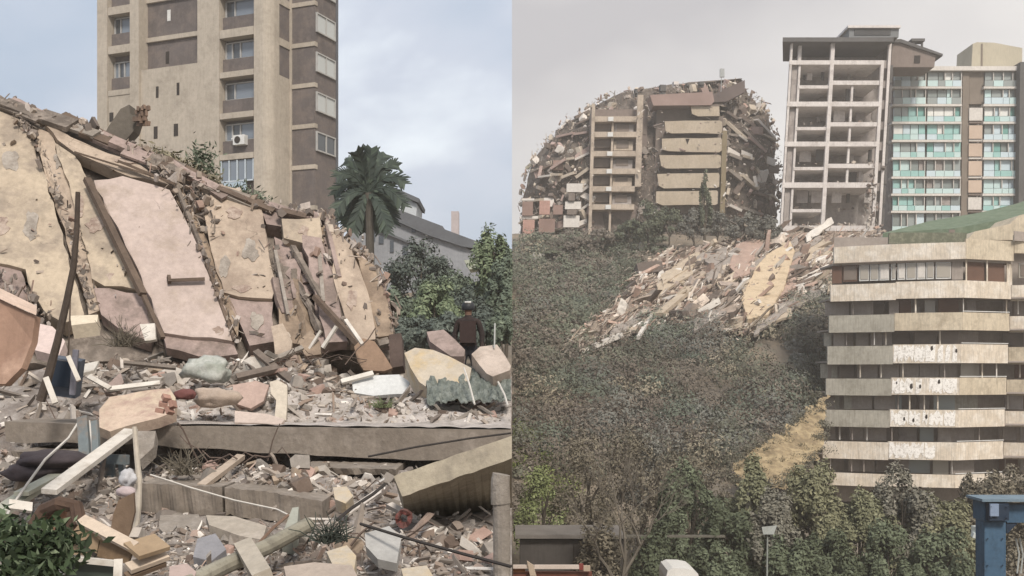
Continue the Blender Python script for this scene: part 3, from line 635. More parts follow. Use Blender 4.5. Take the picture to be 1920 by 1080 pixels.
# ------------------------------------------------------------------ right side: buildings on the hill
class PX:
    """boxes given by photo rows and columns on the plane at depth d0; walls run straight back; the whole frame leans a little"""
    def __init__(s, lean=0.0, ref=100): s.lean = lean; s.ref = ref
    def p(s, x, y, d): return P(x + s.lean * (s.ref - y), y, d)
    def box(s, x0, x1, y0, y1, d, th, mb=None, ray=False):
        mb = mb or MB(); q = [s.p(x0, y1, d), s.p(x1, y1, d), s.p(x1, y0, d), s.p(x0, y0, d)]
        t = Vector((0, th, 0)); tl = Vector((max(0, q[0].x) * th / d * 1.02, th, 0)) if ray else t     # ray: the left flank runs back at an angle
        mb.hexa([q[0], q[1], q[1] + t, q[0] + tl, q[3], q[2], q[2] + t, q[3] + tl]); return mb
    def poly(s, pts, d, th, mb=None): return (mb or MB()).prism([s.p(x, y, d) for x, y in pts], (0, th, 0))
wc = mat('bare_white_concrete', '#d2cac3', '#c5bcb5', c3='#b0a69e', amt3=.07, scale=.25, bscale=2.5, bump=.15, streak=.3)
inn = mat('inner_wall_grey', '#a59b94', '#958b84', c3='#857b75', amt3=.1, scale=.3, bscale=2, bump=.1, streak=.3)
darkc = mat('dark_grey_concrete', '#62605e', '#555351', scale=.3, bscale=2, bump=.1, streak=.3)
deb = mat('debris', '#8a7d72', '#6b6058', scale=2, bscale=8, bump=.1, island=True, palette=['#8f857b', '#9b8b7b', '#6b6058', '#b3a594', '#7b6a60', '#c2b8aa', '#5a5049', '#9a7f70'])
# --- stripped white tower
A = PX(.058, 100); d = 158.0
wt = thing('gutted_tower', P(1570, 436, 162), 'stripped white concrete frame tower with open floors and a dark penthouse on its roof', 'building')
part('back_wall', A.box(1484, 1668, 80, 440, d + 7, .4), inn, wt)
full = [(117, 8), (195, 9), (270, 9), (347, 10), (428, 10)]
for y, h in full: part('floor_slab', A.box(1481, 1655, y - h / 2, y + h / 2, d - .05, 7, None, True), wc, wt)
for y in (155, 233, 311): part('floor_slab', A.box(1562, 1652, y - 4, y + 4, d, 6.9), wc, wt)
for y in (163, 241, 316, 395): part('floor_slab', A.box(1501, 1560, y - 3, y + 3, d + .1, 6.8), wc, wt)
part('column', A.box(1482, 1486, 78, 440, d, .5), wc, wt); part('column', A.box(1558, 1565, 78, 440, d - .08, .6), wc, wt)
part('column', A.box(1653, 1659, 113, 440, d, .6), wc, wt); part('column', A.box(1497, 1503, 78, 116, d + 1, .5), wc, wt); part('column', A.box(1666, 1671, 78, 440, d + .4, .6), wc, wt)
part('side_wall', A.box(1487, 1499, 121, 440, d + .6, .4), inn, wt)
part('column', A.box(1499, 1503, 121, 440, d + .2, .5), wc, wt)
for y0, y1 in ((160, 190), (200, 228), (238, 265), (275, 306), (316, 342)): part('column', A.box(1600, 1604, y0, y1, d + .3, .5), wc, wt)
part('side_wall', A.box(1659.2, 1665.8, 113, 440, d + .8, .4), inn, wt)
for y in (128, 165, 205, 243, 282, 320, 358, 396): part('side_opening', A.box(1660, 1665.5, y, y + 22, d + .7, .12), dk, wt)
for y in (122, 160, 198, 236, 274, 312, 350, 390): part('column', A.box(1672, 1676, y, y + 33, d + 1.2, .4), darkc, wt)
for i in range(26):
    right = i % 2; x = rng.uniform(1508, 1550) if not right else rng.uniform(1570, 1645); fl = rng.choice([117, 195, 270, 347] if not right else [117, 155, 195, 233, 270, 311, 347])
    part('partition', A.box(x, x + rng.uniform(3, 22), fl + 6, fl + 33, d + rng.uniform(2, 6), .25), rng.choice([inn, wc, darkc]), wt)
part('roof_slab', A.box(1466, 1674, 70, 78, d - .9, 10, None, True), darkc, wt)
ph_ = MB(); A.box(1590, 1683, 52, 70, d + 1.2, 6, ph_); part('penthouse', ph_, mat('penthouse_grey', '#76797a', '#686b6c', scale=.3, bump=.1), wt)
part('penthouse_opening', A.box(1600, 1668, 54, 66, d + 1.1, .2), mat('shadow_grey', '#4c4d4d', '#444545', bump=0), wt)
part('penthouse_roof', A.box(1587, 1686, 47.5, 52, d + .8, 7), wc, wt)
brw = mat('brown_render', '#85756b', '#786960', scale=.3, bscale=2, bump=.1, streak=.3)
part('gable_wall', A.poly([(1672, 82), (1688, 78), (1755, 104), (1753, 126), (1672, 126)], d + 3, 5), brw, wt)
part('gable_roof', A.poly([(1670, 74), (1688, 73), (1768, 101), (1768, 105), (1686, 79), (1670, 80)], d + 2.6, 6), darkc, wt)
part('gable_window', A.box(1715, 1726, 104, 118, d + 2.9, .2), dk, wt)
ch = MB(); A.box(1708, 1733, 72, 77, d + 4, 1.6, ch); A.box(1711, 1714, 77.1, 92, d + 4.2, .3, ch); A.box(1727, 1730, 77.1, 96, d + 4.2, .3, ch); part('chimney_hood', ch, darkc, wt)
o = scatter('floor_debris', [(rng.choice(('shard', 'splinter', 'block')), A.p(rng.uniform(1505, 1650), y + 5 - rng.random() * 5, d + rng.uniform(.5, 5)), [rng.uniform(.2, .9) for _ in range(3)], [rng.uniform(0, 6) for _ in range(3)]) for y in (190, 228, 265, 306, 341, 341, 389, 420, 420, 420) for _ in range(18)], deb, wt, wloc(wt)); o['kind'] = 'stuff'
# torn slab edge hanging at the right of the lower floors
it = [(rng.choice(('splinter', 'shard', 'block')), A.p(rng.gauss(1650, 8), rng.uniform(300, 430), d - rng.uniform(-.3, .5)), [rng.uniform(.2, 1.0) for _ in range(3)], [rng.uniform(0, 6) for _ in range(3)]) for _ in range(70)]
o = scatter('torn_edge', it, deb, wt, wloc(wt)); o['kind'] = 'stuff'
# --- glazed turquoise block
B = PX(.012, 250); d = 168.0
gb_ = thing('glazed_block', P(1795, 436, 172), 'pale block with rows of turquoise glass balconies right of the stripped white tower', 'building')
pale = mat('pale_render', '#d2cbc1', '#c5beb4', scale=.25, bscale=3, bump=.1, streak=.25); beige = mat('beige_render', '#c7ad95', '#b99f88', scale=.25, bump=.1); shaft = mat('brown_shaft', '#857768', '#776a5d', scale=.3, bump=.1, streak=.3)
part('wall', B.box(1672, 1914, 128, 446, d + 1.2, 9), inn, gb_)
part('roof_slab', B.box(1670, 1916, 124, 132, d - .5, 11), pale, gb_)
part('shaft', B.box(1804, 1816, 133, 446, d + .2, 1), shaft, gb_); part('shaft', B.box(1816.3, 1843, 133, 195, d + .4, .8), shaft, gb_)
tq = glass('turquoise_glass', '#86bdb6', .3); tq2 = glass('light_turquoise_glass', '#b2d0cd', .3); tq3 = glass('deep_turquoise_glass', '#5ea398', .3); pg = glass('pale_blue_glass', '#b8ced6', .3); dg = glass('dark_green_glass', '#77837f', .3); cu = glass('white_curtain', '#d8d8d0', .6); gy = glass('grey_glass', '#8b9592', .3)
rows = [133, 164, 197, 230, 264, 297, 333, 365, 397, 440]
for r_, (y0, y1) in enumerate(zip(rows, rows[1:])):
    part('floor_slab', B.box(1672.5, 1803, y1 - 2, y1 + 2, d - .35, 1.5), pale, gb_); part('floor_slab', B.box(1843.5, 1912, y1 - 2, y1 + 2, d - .35, 1.5), pale, gb_)
    if r_ >= 2: part('panel', B.box(1817, 1842, y0 + 5, y1 - 4, d - .1, .5), beige if r_ not in (2, 7) else pale, gb_); part('panel_joint', B.box(1817, 1842, y1 - 3.8, y1 + 1, d + .1, .5), brw if r_ in (2, 6, 7) else pale, gb_)
    for b0, b1, n_ in ((1675, 1735, 4), (1738, 1802, 4), (1845, 1911, 4)):
        cuts = [0] + sorted((k + rng.uniform(-.25, .25)) / n_ for k in range(1, n_)) + [1]
        for c0, c1 in zip(cuts, cuts[1:]):
            x0, x1 = b0 + (b1 - b0) * c0, b0 + (b1 - b0) * c1
            if r_ < 2: pal = [gy, gy, dg, pg, cu] if r_ == 0 else [pg, gy, tq2, dg]
            elif r_ < 5: pal = [tq2, tq, tq3, dg, cu, pg, gy]
            elif r_ < 8: pal = [tq, tq3, tq, tq2] if b0 == 1675 and c0 < .5 else ([pg, pg, tq2, tq] if b0 > 1800 else [dg, gy, dg, inn])
            else: pal = [gy, pg, dg]
            ym = y0 + (y1 - y0) * (.62 if r_ > 1 else .55)
            part('window_pane', B.box(x0 + .7, x1 - .7, y0 + 2.6, ym, d + .3, .3), rng.choice(pal), gb_)
            part('balcony_glass', B.box(x0 + .4, x1 - .4, ym + .6, y1 - 2.4, d - .25, .12), rng.choice([tq2, pg, tq2, tq] if 2 <= r_ < 8 else [pg, gy, tq2]), gb_)
            if rng.random() < .6: part('mullion', B.box(x1 - .8, x1 + .5, y0 + 2.4, y1 - 2.4, d - .1, .35), pale, gb_)
rb = mat('cream_roof_box', '#b8ad92', '#a99e84', scale=.3, bump=.1, streak=.3)
part('roof_house', B.poly([(1822, 82), (1830, 79), (1862, 80), (1915, 90), (1915, 124), (1820, 124)], d + 2, 6), rb, gb_)
part('roof_house_pilaster', B.box(1838, 1841, 82, 124, d + 1.9, .3), shaft, gb_)
o = thing('grey_side_tower', P(1925, 436, 170), 'dark grey building edge at the far right beyond the turquoise glass balconies', 'building')
part('wall', B.box(1911.5, 1990, 116, 446, 166.5, 9), darkc, o)
for y in range(140, 420, 33): part('window', B.box(1922, 1975, y, y + 16, 166.4, .2), gl2, o)
# --- front block with curved balcony bands
Fb = PX(.048, 700); d = 100.0
fb = thing('balcony_block', P(1740, 905, 106), 'cream apartment block with stacked wraparound balcony bands at the right', 'building')
cr = mat('cream_band', '#d8c8b0', '#cbbba4', c3='#e2d8c8', amt3=.11, scale=.35, bscale=3, bump=.2, streak=.6); gb2 = mat('shaded_grey_band', '#aaa494', '#a09a8a', c3='#928c7c', amt3=.1, scale=.35, bscale=3, bump=.2, streak=.55); yb = mat('yellowish_band', '#ccbc9f', '#bfae91', c3='#ab9b80', amt3=.08, scale=.35, bscale=3, bump=.2, streak=.5)
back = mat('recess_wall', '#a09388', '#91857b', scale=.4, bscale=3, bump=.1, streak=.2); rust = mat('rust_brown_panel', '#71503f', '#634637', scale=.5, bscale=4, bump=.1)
def band(pts, y0, y1, th, m, name='balcony_band', drop=None):
    """ribbon following plan points (px, d); rows measured at d=100"""
    mb = MB(); z0, z1 = (HOR - y1) / F * 100, (HOR - y0) / F * 100; lean = .048 * (700 - (y0 + y1) / 2)
    q = [Vector(((x + lean - 960) / F * dd, dd, 0)) for x, dd in pts]; n_ = len(q)
    vs = [(p.x, p.y, z0) for p in q] + [(p.x, p.y, z1) for p in q] + [(p.x, p.y + th, z0) for p in q] + [(p.x, p.y + th, z1) for p in q]; fs = []
    for i in range(n_ - 1):
        fs += [(i, i + 1, n_ + i + 1, n_ + i), (2 * n_ + i + 1, 2 * n_ + i, 3 * n_ + i, 3 * n_ + i + 1), (n_ + i, n_ + i + 1, 3 * n_ + i + 1, 3 * n_ + i), (i + 1, i, 2 * n_ + i, 2 * n_ + i + 1)]
    fs += [(0, n_, 3 * n_, 2 * n_), (n_ - 1, 3 * n_ - 1, 4 * n_ - 1, 2 * n_ - 1)]
    mb.add(vs, fs); return part(name, mb, m, fb)
lf_ = [(1550, 102.6), (1672.5, 100.2)]; mid = [(1672.7, 100.2), (1740, 99.2), (1800, 98.6)]; rt = [(1800.2, 98.6), (1888, 100.6)]; nb = [(1889, 101.8), (1990, 100)]
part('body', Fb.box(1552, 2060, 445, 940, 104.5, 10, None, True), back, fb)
BR = [(528, 560), (587, 620), (646, 681), (708, 740), (768, 800), (828, 861), (888, 912)]
for k, (y0, y1) in enumerate(BR):
    band(lf_, y0 + 2, y1 + 2, .25, cr if k in (0, 5, 6) else gb2)  # left bands mostly greyer: shade on the receding face put into the colour
    band(mid, y0, y1, .25, yb if k == 1 else cr); band(rt, y0, y1, .25, yb if k in (1, 3) else cr); band(nb, y0 + 4, y1 + 2, .25, yb if k in (2, 3) else cr)
    # floor plate under the band, rail on top
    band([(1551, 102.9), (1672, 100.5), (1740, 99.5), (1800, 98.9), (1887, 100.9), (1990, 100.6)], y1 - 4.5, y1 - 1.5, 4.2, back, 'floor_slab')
    if k: band(rt, y0 - 3, y0 - 1.6, .08, wht, 'hand_rail')
# roof fascia and the top windows
band([(1553, 102.2), (1672, 99.8), (1800, 98.2)], 458, 489, .3, cr, 'fascia'); band([(1800.2, 98.2), (1890, 100.2)], 452, 489, .3, yb, 'fascia'); band([(1890.2, 100.2), (1990, 101.5)], 440, 474, .3, yb, 'fascia')
band([(1551, 102.6), (1672, 100.3), (1800, 98.7), (1888, 100.7)], 489.2, 493, 4.2, back, 'soffit')
def wall_at(px):   # depth of the facade line at column px
    return interp([(1550, 102.6), (1672, 100.2), (1740, 99.2), (1800, 98.6), (1888, 100.6), (1889, 101.8), (1990, 100)], px)
def fwin(x0, x1, y0, y1, m, off, name, parent=None, th=.12):
    mb = MB(); z0, z1 = (HOR - y1) / F * 100, (HOR - y0) / F * 100; le = .048 * (700 - (y0 + y1) / 2)
    a, b = [Vector(((x + le - 960) / F * wall_at(x), wall_at(x) + off, 0)) for x in (x0, x1)]
    mb.hexa([(a.x, a.y, z0), (b.x, b.y, z0), (b.x, b.y + th, z0), (a.x, a.y + th, z0), (a.x, a.y, z1), (b.x, b.y, z1), (b.x, b.y + th, z1), (a.x, a.y + th, z1)])
    return part(name, mb, m, parent or fb)
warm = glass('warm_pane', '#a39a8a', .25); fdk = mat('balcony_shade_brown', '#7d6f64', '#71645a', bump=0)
fwin(1553, 1571, 492, 527, rust, .25, 'side_panel')
for x0, x1, m in [(1573, 1600, rust), (1604, 1622, warm), (1624, 1640, warm), (1642, 1660, pale), (1664, 1672, warm), (1676, 1690, pale), (1692, 1710, warm), (1712, 1728, pale), (1730, 1744, warm), (1748, 1776, warm)]:
    fr = fwin(x0, x1, 492, 524, wht if m is not rust else rust, .3, 'window_frame'); fwin(x0 + 1.5, x1 - 1.5, 494.5, 521, m if m is not rust else fdk, .24, 'pane', fr)
fwin(1778, 1799, 490, 526, back, .3, 'wall_strip'); fwin(1802, 1804.5, 489, 528, cr, .05, 'post')
fwin(1807, 1839, 490, 527, rust, .3, 'brown_panel'); fwin(1841, 1843.5, 489, 528, cr, .05, 'post'); fwin(1845, 1877, 492, 529, rust, .3, 'brown_panel'); fwin(1879, 1889, 489, 532, cr, .02, 'post')
fwin(1902, 1925, 490, 518, warm, .1, 'window_frame'); fwin(1905, 1925, 493, 515, fdk, .02, 'pane')
# recess fronts of each balcony floor
gaps = [(562, 586), (622, 645), (683, 707), (742, 767), (802, 827), (863, 887)]
for k, (y0, y1) in enumerate(gaps):
    x = 1552.0
    while x < 1980:
        w_ = rng.uniform(14, 46)
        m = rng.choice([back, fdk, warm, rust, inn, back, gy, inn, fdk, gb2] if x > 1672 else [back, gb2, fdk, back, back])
        x1 = min(x + w_, 1985)
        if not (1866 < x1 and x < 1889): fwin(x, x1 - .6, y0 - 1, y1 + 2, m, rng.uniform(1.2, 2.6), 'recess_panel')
        if rng.random() < .55: fwin(x1, x1 + rng.uniform(1.2, 2.6), y0 - 2, y1 + 1, rng.choice([pale, cr, back, back]), rng.uniform(.4, 1.0), 'post', None, .15)
        x = x1 + rng.uniform(.5, 3)
# white boards and torn sheets on three balconies in the middle
def on_front(x, y, off): return Vector(((x + .048 * (700 - y) - 960) / F * wall_at(x), wall_at(x) + off, (HOR - y) / F * 100))
peel = mat('peeled_white', '#f2eee6', '#e4dfd6', c3='#b3aa9e', amt3=.08, scale=2, bscale=10, bump=.15)
rp = random.Random(9)
for k in (2, 3, 4, 5):
    y0, y1 = BR[k]; x = 1674.0; xe = 1795 if k < 5 else 1760
    while x < xe - 6:
        w_ = rp.uniform(7, 26); w_ = min(w_, xe - x)
        if k == 3 and 1700 < x < 1742 and rp.random() < .5: x += w_ * .5; continue
        n_ = max(3, int(w_ / 3)); top = [(x + w_ * i / n_, y0 + (rp.choice((.5, .5, 1, 5, 9)) if k != 3 or x < 1740 else .8) + rp.uniform(0, 1.5)) for i in range(n_ + 1)]
        bot = [(x + w_ * i / n_ + rp.uniform(-.5, .5), y1 - rp.choice((2, 2, 3, 6, 12)) - rp.uniform(0, 1)) for i in range(n_, -1, -1)]
        # one flake per straight stretch of the band
        part('peeled_patch', MB().prism([on_front(a, b, -.025) for a, b in top + bot], (0, .015, 0)), peel, fb)
        if rp.random() < .35: a = x + w_ * rp.uniform(.2, .8); dsz = rp.uniform(.4, 1.2); dy_ = rp.uniform(0, 14); part('dark_hole', MB().prism([on_front(a + q * dsz, y0 + dy_ + r_ * dsz, -.032) for q, r_ in ((0, 3), (3.5, 2), (4.5, 9), (1.5, 12), (-1, 8))], (0, .012, 0)), dk, fb)
        x += w_ + rp.choice((0.3, .3, 2, 5))
# roof garden: parapet, planter hedge
gd = MB(); Fb.box(1655, 1800, 436, 457, 101, .3, gd); part('roof_parapet', gd, mat('mossy_parapet', '#8b8a72', '#7b7b66', c3='#60654f', amt3=.2, scale=1, bump=.2, streak=.3), fb)
part('roof_wall', Fb.poly([(1800, 450), (1815, 434), (1880, 420), (1896, 404), (1990, 380), (1990, 450)], 102.5, 5), yb, fb)
fwin(1792, 1803, 426, 440, brw, 3, 'roof_window')
fwin(1882, 1912, 434, 452, back, -.8, 'roof_window')
gr = mat('green_roof_sheet', '#62765a', '#566a50', c3='#6f7f66', amt3=.1, scale=.5, bscale=3, bump=.15)
o = thing('green_roofed_house', P(1790, 452, 121), 'building with a broad sloping green roof rising behind the balcony block at the right', 'building')
m_ = MB(); q = [P(1655, 437, 116), P(1790, 428, 113), P(1850, 430, 113), P(1990, 392, 113), P(1990, 352, 126), P(1905, 382, 126), P(1840, 398, 126), P(1745, 414, 126)]
m_.prism(q, (0, 0, -.5)); part('roof', m_, gr, o)
part('wall', Fb.poly([(1650, 440), (1790, 434), (1850, 436), (1990, 400), (1990, 500), (1650, 500)], 117, 6), pale, o)

# --- collapsed round block on the hill
Dm = PX(.03, 300); d = 176.0
cb = thing('collapsed_round_block', P(1215, 440, 178), 'half collapsed rounded apartment block with draped rubble and stacked cream balconies', 'building')
SIL = [(152, 1375, 1396), (160, 1240, 1398), (172, 1150, 1404), (185, 1125, 1426), (200, 1103, 1438), (225, 1062, 1448), (250, 1036, 1454), (290, 1002, 1460), (320, 988, 1462), (350, 981, 1462), (380, 977, 1460), (420, 974, 1458), (470, 968, 1455)]
rowsn = [152, 160, 168, 176, 188, 200, 212, 225, 240, 255, 272, 290, 310, 330, 350, 375, 400, 435, 470]
vs, fs, seg = [], [], 40
def sil(y):
    return interp([(a, b) for a, b, c in SIL], y), interp([(a, c) for a, b, c in SIL], y)
def dome(px, y):            # front surface depth
    l, r_ = sil(y); t = max(-1, min(1, (px - (l + r_) / 2) / max(1, (r_ - l) / 2))); grow_ = sstep(150, 330, y)
    return d + 2 - (3 + 7 * grow_) * math.sqrt(max(0, 1 - t * t))
for y in rowsn:
    l, r_ = sil(y); c, hw = (l + r_) / 2, (r_ - l) / 2
    for k in range(seg):
        a = 6.2832 * k / seg; px = c - hw * math.cos(a) ; front = math.sin(a); p = P(px, y, d)
        p.y = d + 2 - (3 + 7 * sstep(150, 330, y)) * front if front > 0 else d + 2 - 9 * front
        nn = mnoise.noise((p.x * .35, p.y * .35, p.z * .35)); p.y += nn * 1.2; p.z += mnoise.noise((p.x * .5, 4, p.z * .5)) * .9; p.x += (mnoise.noise((p.z * .6, 7, k * .4)) * 1.1 - .3) * (1 if px > c else -1)
        vs.append(p)
for j in range(len(rowsn) - 1):
    for k in range(seg): fs.append((j * seg + k, j * seg + (k + 1) % seg, (j + 1) * seg + (k + 1) % seg, (j + 1) * seg + k))
fs.append(tuple(range(seg)))
hill_rub = mat('gap_shade_rubble', '#665b51', '#4c433c', c3='#7b6e62', amt3=.1, scale=.5, bscale=2.2, bump=1.0)  # mound colour darkened so the gaps between debris read as shade
part('rubble_mound', MB().add(vs, fs), hill_rub, cb)
def on_dome(zone):
    while True:
        y = rng.uniform(156, 440); l, r_ = sil(y); px = rng.uniform(l + 1, r_ - 2)
        inner = 1100 < px < 1360 and y > 200
        if (zone == 'L' and px < 1112) or (zone == 'R' and px > 1352) or (zone == 'T' and y < 215 and px > 1100) or (zone == 'M' and 1196 < px < 1236 and y > 190): return px, y
def drape(px, y):           # pieces hang outwards and down
    c = 1235; t = (px - c) / 240
    return (rng.gauss(0, .5), t * 1.1 + rng.gauss(0, .45), rng.gauss(0, .8))
dm = [mat('dome_concrete', '#9a8e82', '#8a7e73', scale=1, bscale=5, bump=.3), mat('dome_cream', '#c6b6a0', '#b4a590', scale=1, bscale=5, bump=.3), mat('dome_pale', '#d8cfc4', '#c9c0b5', scale=1, bscale=5, bump=.3), mat('dome_pinkish', '#b0958a', '#9f857b', scale=1, bscale=5, bump=.3), mat('dome_brown', '#7f6e62', '#706157', scale=1, bscale=5, bump=.3)]
def chunk_part(name, px, y, dd, size, rot, m, parent, kind):
    me = rng.choice(CH[kind]); key = (me.name, m.name)
    if key not in CHM: c_ = me.copy(); c_.materials.append(m); CHM[key] = c_
    o = bpy.data.objects.new(name, CHM[key]); C.objects.link(o)
    o.parent = parent; o.location = P(px, y, dd) - wloc(parent); o.rotation_euler = rot; o.scale = size; return o
CHM = {}
pk_ = mat('exposed_pink_wall', '#b98c7c', '#aa7d6e', scale=.4, bscale=3, bump=.12, streak=.3); rd_ = mat('exposed_brick_red', '#94766a', '#86695d', scale=.5, bscale=5, bump=.3)
for z_, n_ in (('L', 90), ('R', 96), ('T', 56), ('M', 24)):
    for _ in range(n_):
        px, y = on_dome(z_); s_ = rng.uniform(1.1, 3.0)
        chunk_part('hanging_slab', px, y, dome(px, y) - rng.uniform(.5, 1.2), (s_ * rng.uniform(.2, .6), s_ * .5, s_ * rng.uniform(.7, 1.5)), drape(px, y), rng.choice(dm), cb, rng.choice(('shard', 'block', 'shard')))
it = []
for z_, n_ in (('L', 800), ('R', 800), ('T', 520), ('M', 260)):
    for _ in range(n_):
        px, y = on_dome(z_); s_ = min(2.2, .28 * math.exp(rng.gauss(.35, .6))); k_ = rng.choice(('shard', 'splinter', 'shard', 'splinter')); a, b_, c_ = drape(px, y)
        it.append((k_, P(px, y, dome(px, y) - .4 - rng.random() * 1.1), (s_, s_ * .6, s_ * rng.uniform(.3, .8)), (a, b_ + 1.57, c_) if k_ == 'splinter' else (a, b_, c_)))
# sagging floors: broken slab pieces, stub walls and torn panels either side of the standing frame
for side, floors in ((-1, (208, 226, 252, 284, 317, 350, 384, 416)), (1, (206, 228, 254, 286, 318, 350, 382, 412))):
    for fy in floors:
        x = 1104.0 if side < 0 else 1364.0; y = fy + rng.uniform(-4, 4)
        while True:
            ln = rng.uniform(13, 32); dr = ln * (rng.uniform(.1, .7) if side < 0 else rng.uniform(.25, 1.1)); x2, y2 = x + side * ln, y + dr; l, r_ = sil(min(y2, 440))
            if y2 > 436 or x2 < l + 3 or x2 > r_ - 3 or x2 < 966: break
            d1, d2 = dome(x, y) - .9, dome(x2, y2) - .9
            m_ = rng.choice(dm)
            if rng.random() < .82: part('sagging_slab', MB().beam(P(x, y, d1), P(x2, y2 + rng.uniform(-3, 3), d2), rng.uniform(1.2, 2.4), rng.uniform(.25, .5), (0, -.2, 1)), m_, cb)
            if rng.random() < .5:
                hh = rng.uniform(8, 22); xm = x + side * ln * rng.random(); part('stub_wall', MB().beam(P(xm, y + 2, d1 + .3), P(xm + rng.uniform(-5, 5), y + 2 + hh, d1 + .2), rng.choice((.3, .5, 1.6)), .3, (0, -1, 0)), rng.choice(dm + [pk_, rd_]), cb)
            if rng.random() < .34:
                hh = rng.uniform(7, 16); part('torn_panel', Dm.poly([(x, y - hh), (x2, y2 - hh * rng.uniform(.4, 1.1)), (x2, y2 - 1), (x, y - 1)], d1 - .1, .2), rng.choice([dm[1], dm[2], dm[2], dm[3]]), cb)
            x, y = x2 + side * rng.uniform(0, 4), y2 - dr * rng.uniform(.2, .7)
for _ in range(60):
    px, y = on_dome(rng.choice('LRT')); dd = dome(px, y) - 1.2; part('bent_bar', MB().tube([P(px, y, dd), P(px + rng.uniform(-6, 6), y + rng.uniform(4, 16), dd - .4), P(px + rng.uniform(-14, 14), y + rng.uniform(12, 34), dd - .2)], rng.uniform(.04, .09), 4), rng.choice((dm[0], dm[4])), cb)
for _ in range(130):          # debris caught on the balconies and spilling over the frame's edges
    px = rng.choice((rng.gauss(1236, 8), rng.gauss(1352, 7), rng.uniform(1236, 1352), rng.gauss(1108, 5), rng.gauss(1205, 8))); y = rng.uniform(192, 392); s_ = min(1.6, .3 * math.exp(rng.gauss(.3, .5)))
    chunk_part('caught_debris', px, y, d - 10.5 + rng.uniform(-.3, .4), (s_, s_ * .5, s_), (rng.gauss(0, .6), rng.gauss(0, .7), rng.gauss(0, .6)), rng.choice(dm), cb, rng.choice(('shard', 'splinter', 'shard')))
# ragged outline along the top
for _ in range(460):
    y = rng.uniform(153, 400); l, r_ = sil(y); px = rng.choice((l, r_)) + rng.gauss(0, 3) if y > 175 else rng.uniform(1130, 1430)
    if px < 966: continue
    yy = y if y > 175 else interp([(1130, 178), (1240, 162), (1330, 168), (1390, 156), (1430, 188)], px)
    s_ = min(2.4, .35 * math.exp(rng.gauss(.2, .7))); it.append((rng.choice(('splinter', 'shard', 'shard')), P(px, yy + rng.gauss(0, 3), d + 1 + rng.uniform(-2, 2)), (s_, s_ * .7, s_ * .8), [rng.uniform(0, 6.28) for _ in range(3)]))
o = scatter('small_debris', it, mat('dome_debris', '#8a7d72', '#6b6058', scale=2, bscale=8, bump=.3, island=True, rnd=.15, palette=['#a0968c', '#bca58c', '#6b5f57', '#cbb9a2', '#86685a', '#e2d8ca', '#54483f', '#b18a78', '#8f8a72', '#c4b0a0', '#765a4c', '#d6c4b0']), cb, wloc(cb)); o['kind'] = 'stuff'
# standing frame strip
st_ = mat('stained_frame', '#bba994', '#ad9b87', c3='#9b8a77', amt3=.1, scale=.3, bscale=3, bump=.15, streak=.3)
df = d - 9.5
part('frame_wall', Dm.box(1106, 1212, 205, 450, df + 2, 5), brw, cb)
part('column', Dm.box(1107, 1113, 194, 450, df - .3, .6), st_, cb); part('column', Dm.box(1192, 1203, 178, 350, df - .3, .6), st_, cb); part('column', Dm.box(1145, 1149, 228, 440, df + .3, .5), st_, cb)
for y in (223, 252, 288, 321, 354, 388):
    part('floor_slab', Dm.box(1113.2, 1191.8, y - 5, y + 5, df - .25, 2.2), st_, cb)
    part('white_fitting', Dm.box(1138, 1148, y - 4, y + 4, df - .5, .2), wht, cb)
for y in (232, 262, 298, 331, 364):
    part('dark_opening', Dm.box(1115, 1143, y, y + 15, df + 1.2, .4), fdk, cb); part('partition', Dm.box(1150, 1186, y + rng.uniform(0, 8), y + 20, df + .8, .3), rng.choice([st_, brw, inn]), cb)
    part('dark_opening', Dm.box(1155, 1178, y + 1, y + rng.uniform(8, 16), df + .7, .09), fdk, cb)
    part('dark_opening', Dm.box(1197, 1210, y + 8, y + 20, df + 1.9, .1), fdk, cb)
# balcony stack
dfb = d - 10.2
part('balcony_core', Dm.box(1228, 1354, 196, 400, dfb + 2.2, 4), fdk, cb)
bal = mat('olive_cream_balcony', '#b5a48c', '#a8977f', c3='#ab997d', amt3=.05, scale=.3, bscale=3, bump=.12, streak=.25)
for y0, y1, x0, x1 in [(199, 217, 1292, 1352), (227, 250, 1244, 1352), (259, 284, 1240, 1353), (291, 315, 1236, 1352), (325, 352, 1233, 1350), (358, 384, 1232, 1348)]:
    part('balcony_front', Dm.poly([(x0, y0 + rng.uniform(-1, 2)), (x0 + 40, y0 + rng.uniform(-1, 1)), (x0 + 70, y0 + rng.uniform(-1, 1)), (x1 - rng.uniform(0, 8), y0 - 1), (x1, y0 + rng.uniform(0, 4)), (x1, y1 - 2), (x1 - 5, y1 + rng.uniform(-1, 1.5)), (x0 + 60, y1 + rng.uniform(-1, 1)), (x0 + 14, y1 + rng.uniform(-1, 2)), (x0 + rng.uniform(0, 5), y1 - 4)], dfb, .3), bal, cb)
    part('balcony_floor', Dm.box(x0 + 2, x1 - 2, y1 - 5, y1 - 3, dfb + .31, 1.9), brw, cb)
part('end_column', Dm.box(1353, 1362, 245, 410, dfb - .1, 1), mat('olive_column', '#8d7c5c', '#7e6e51', scale=.4, bump=.1, streak=.3), cb)
part('roof_slab', Dm.poly([(1215, 178), (1332, 172), (1336, 190), (1330, 197), (1222, 198)], dfb - .5, 4), mat('pinkish_roof_slab', '#9c8076', '#8c7268', scale=.4, bump=.2), cb)
part('tilted_slab', Dm.poly([(1330, 178), (1392, 150), (1393, 172), (1360, 190), (1332, 192)], d - 5, 1.2), mat('dark_tilted_slab', '#6f605a', '#625550', scale=.5, bump=.2), cb)
part('torn_notch', Dm.poly([(1284, 260), (1292, 260), (1288, 271)], dfb - .03, .02), dk, cb)
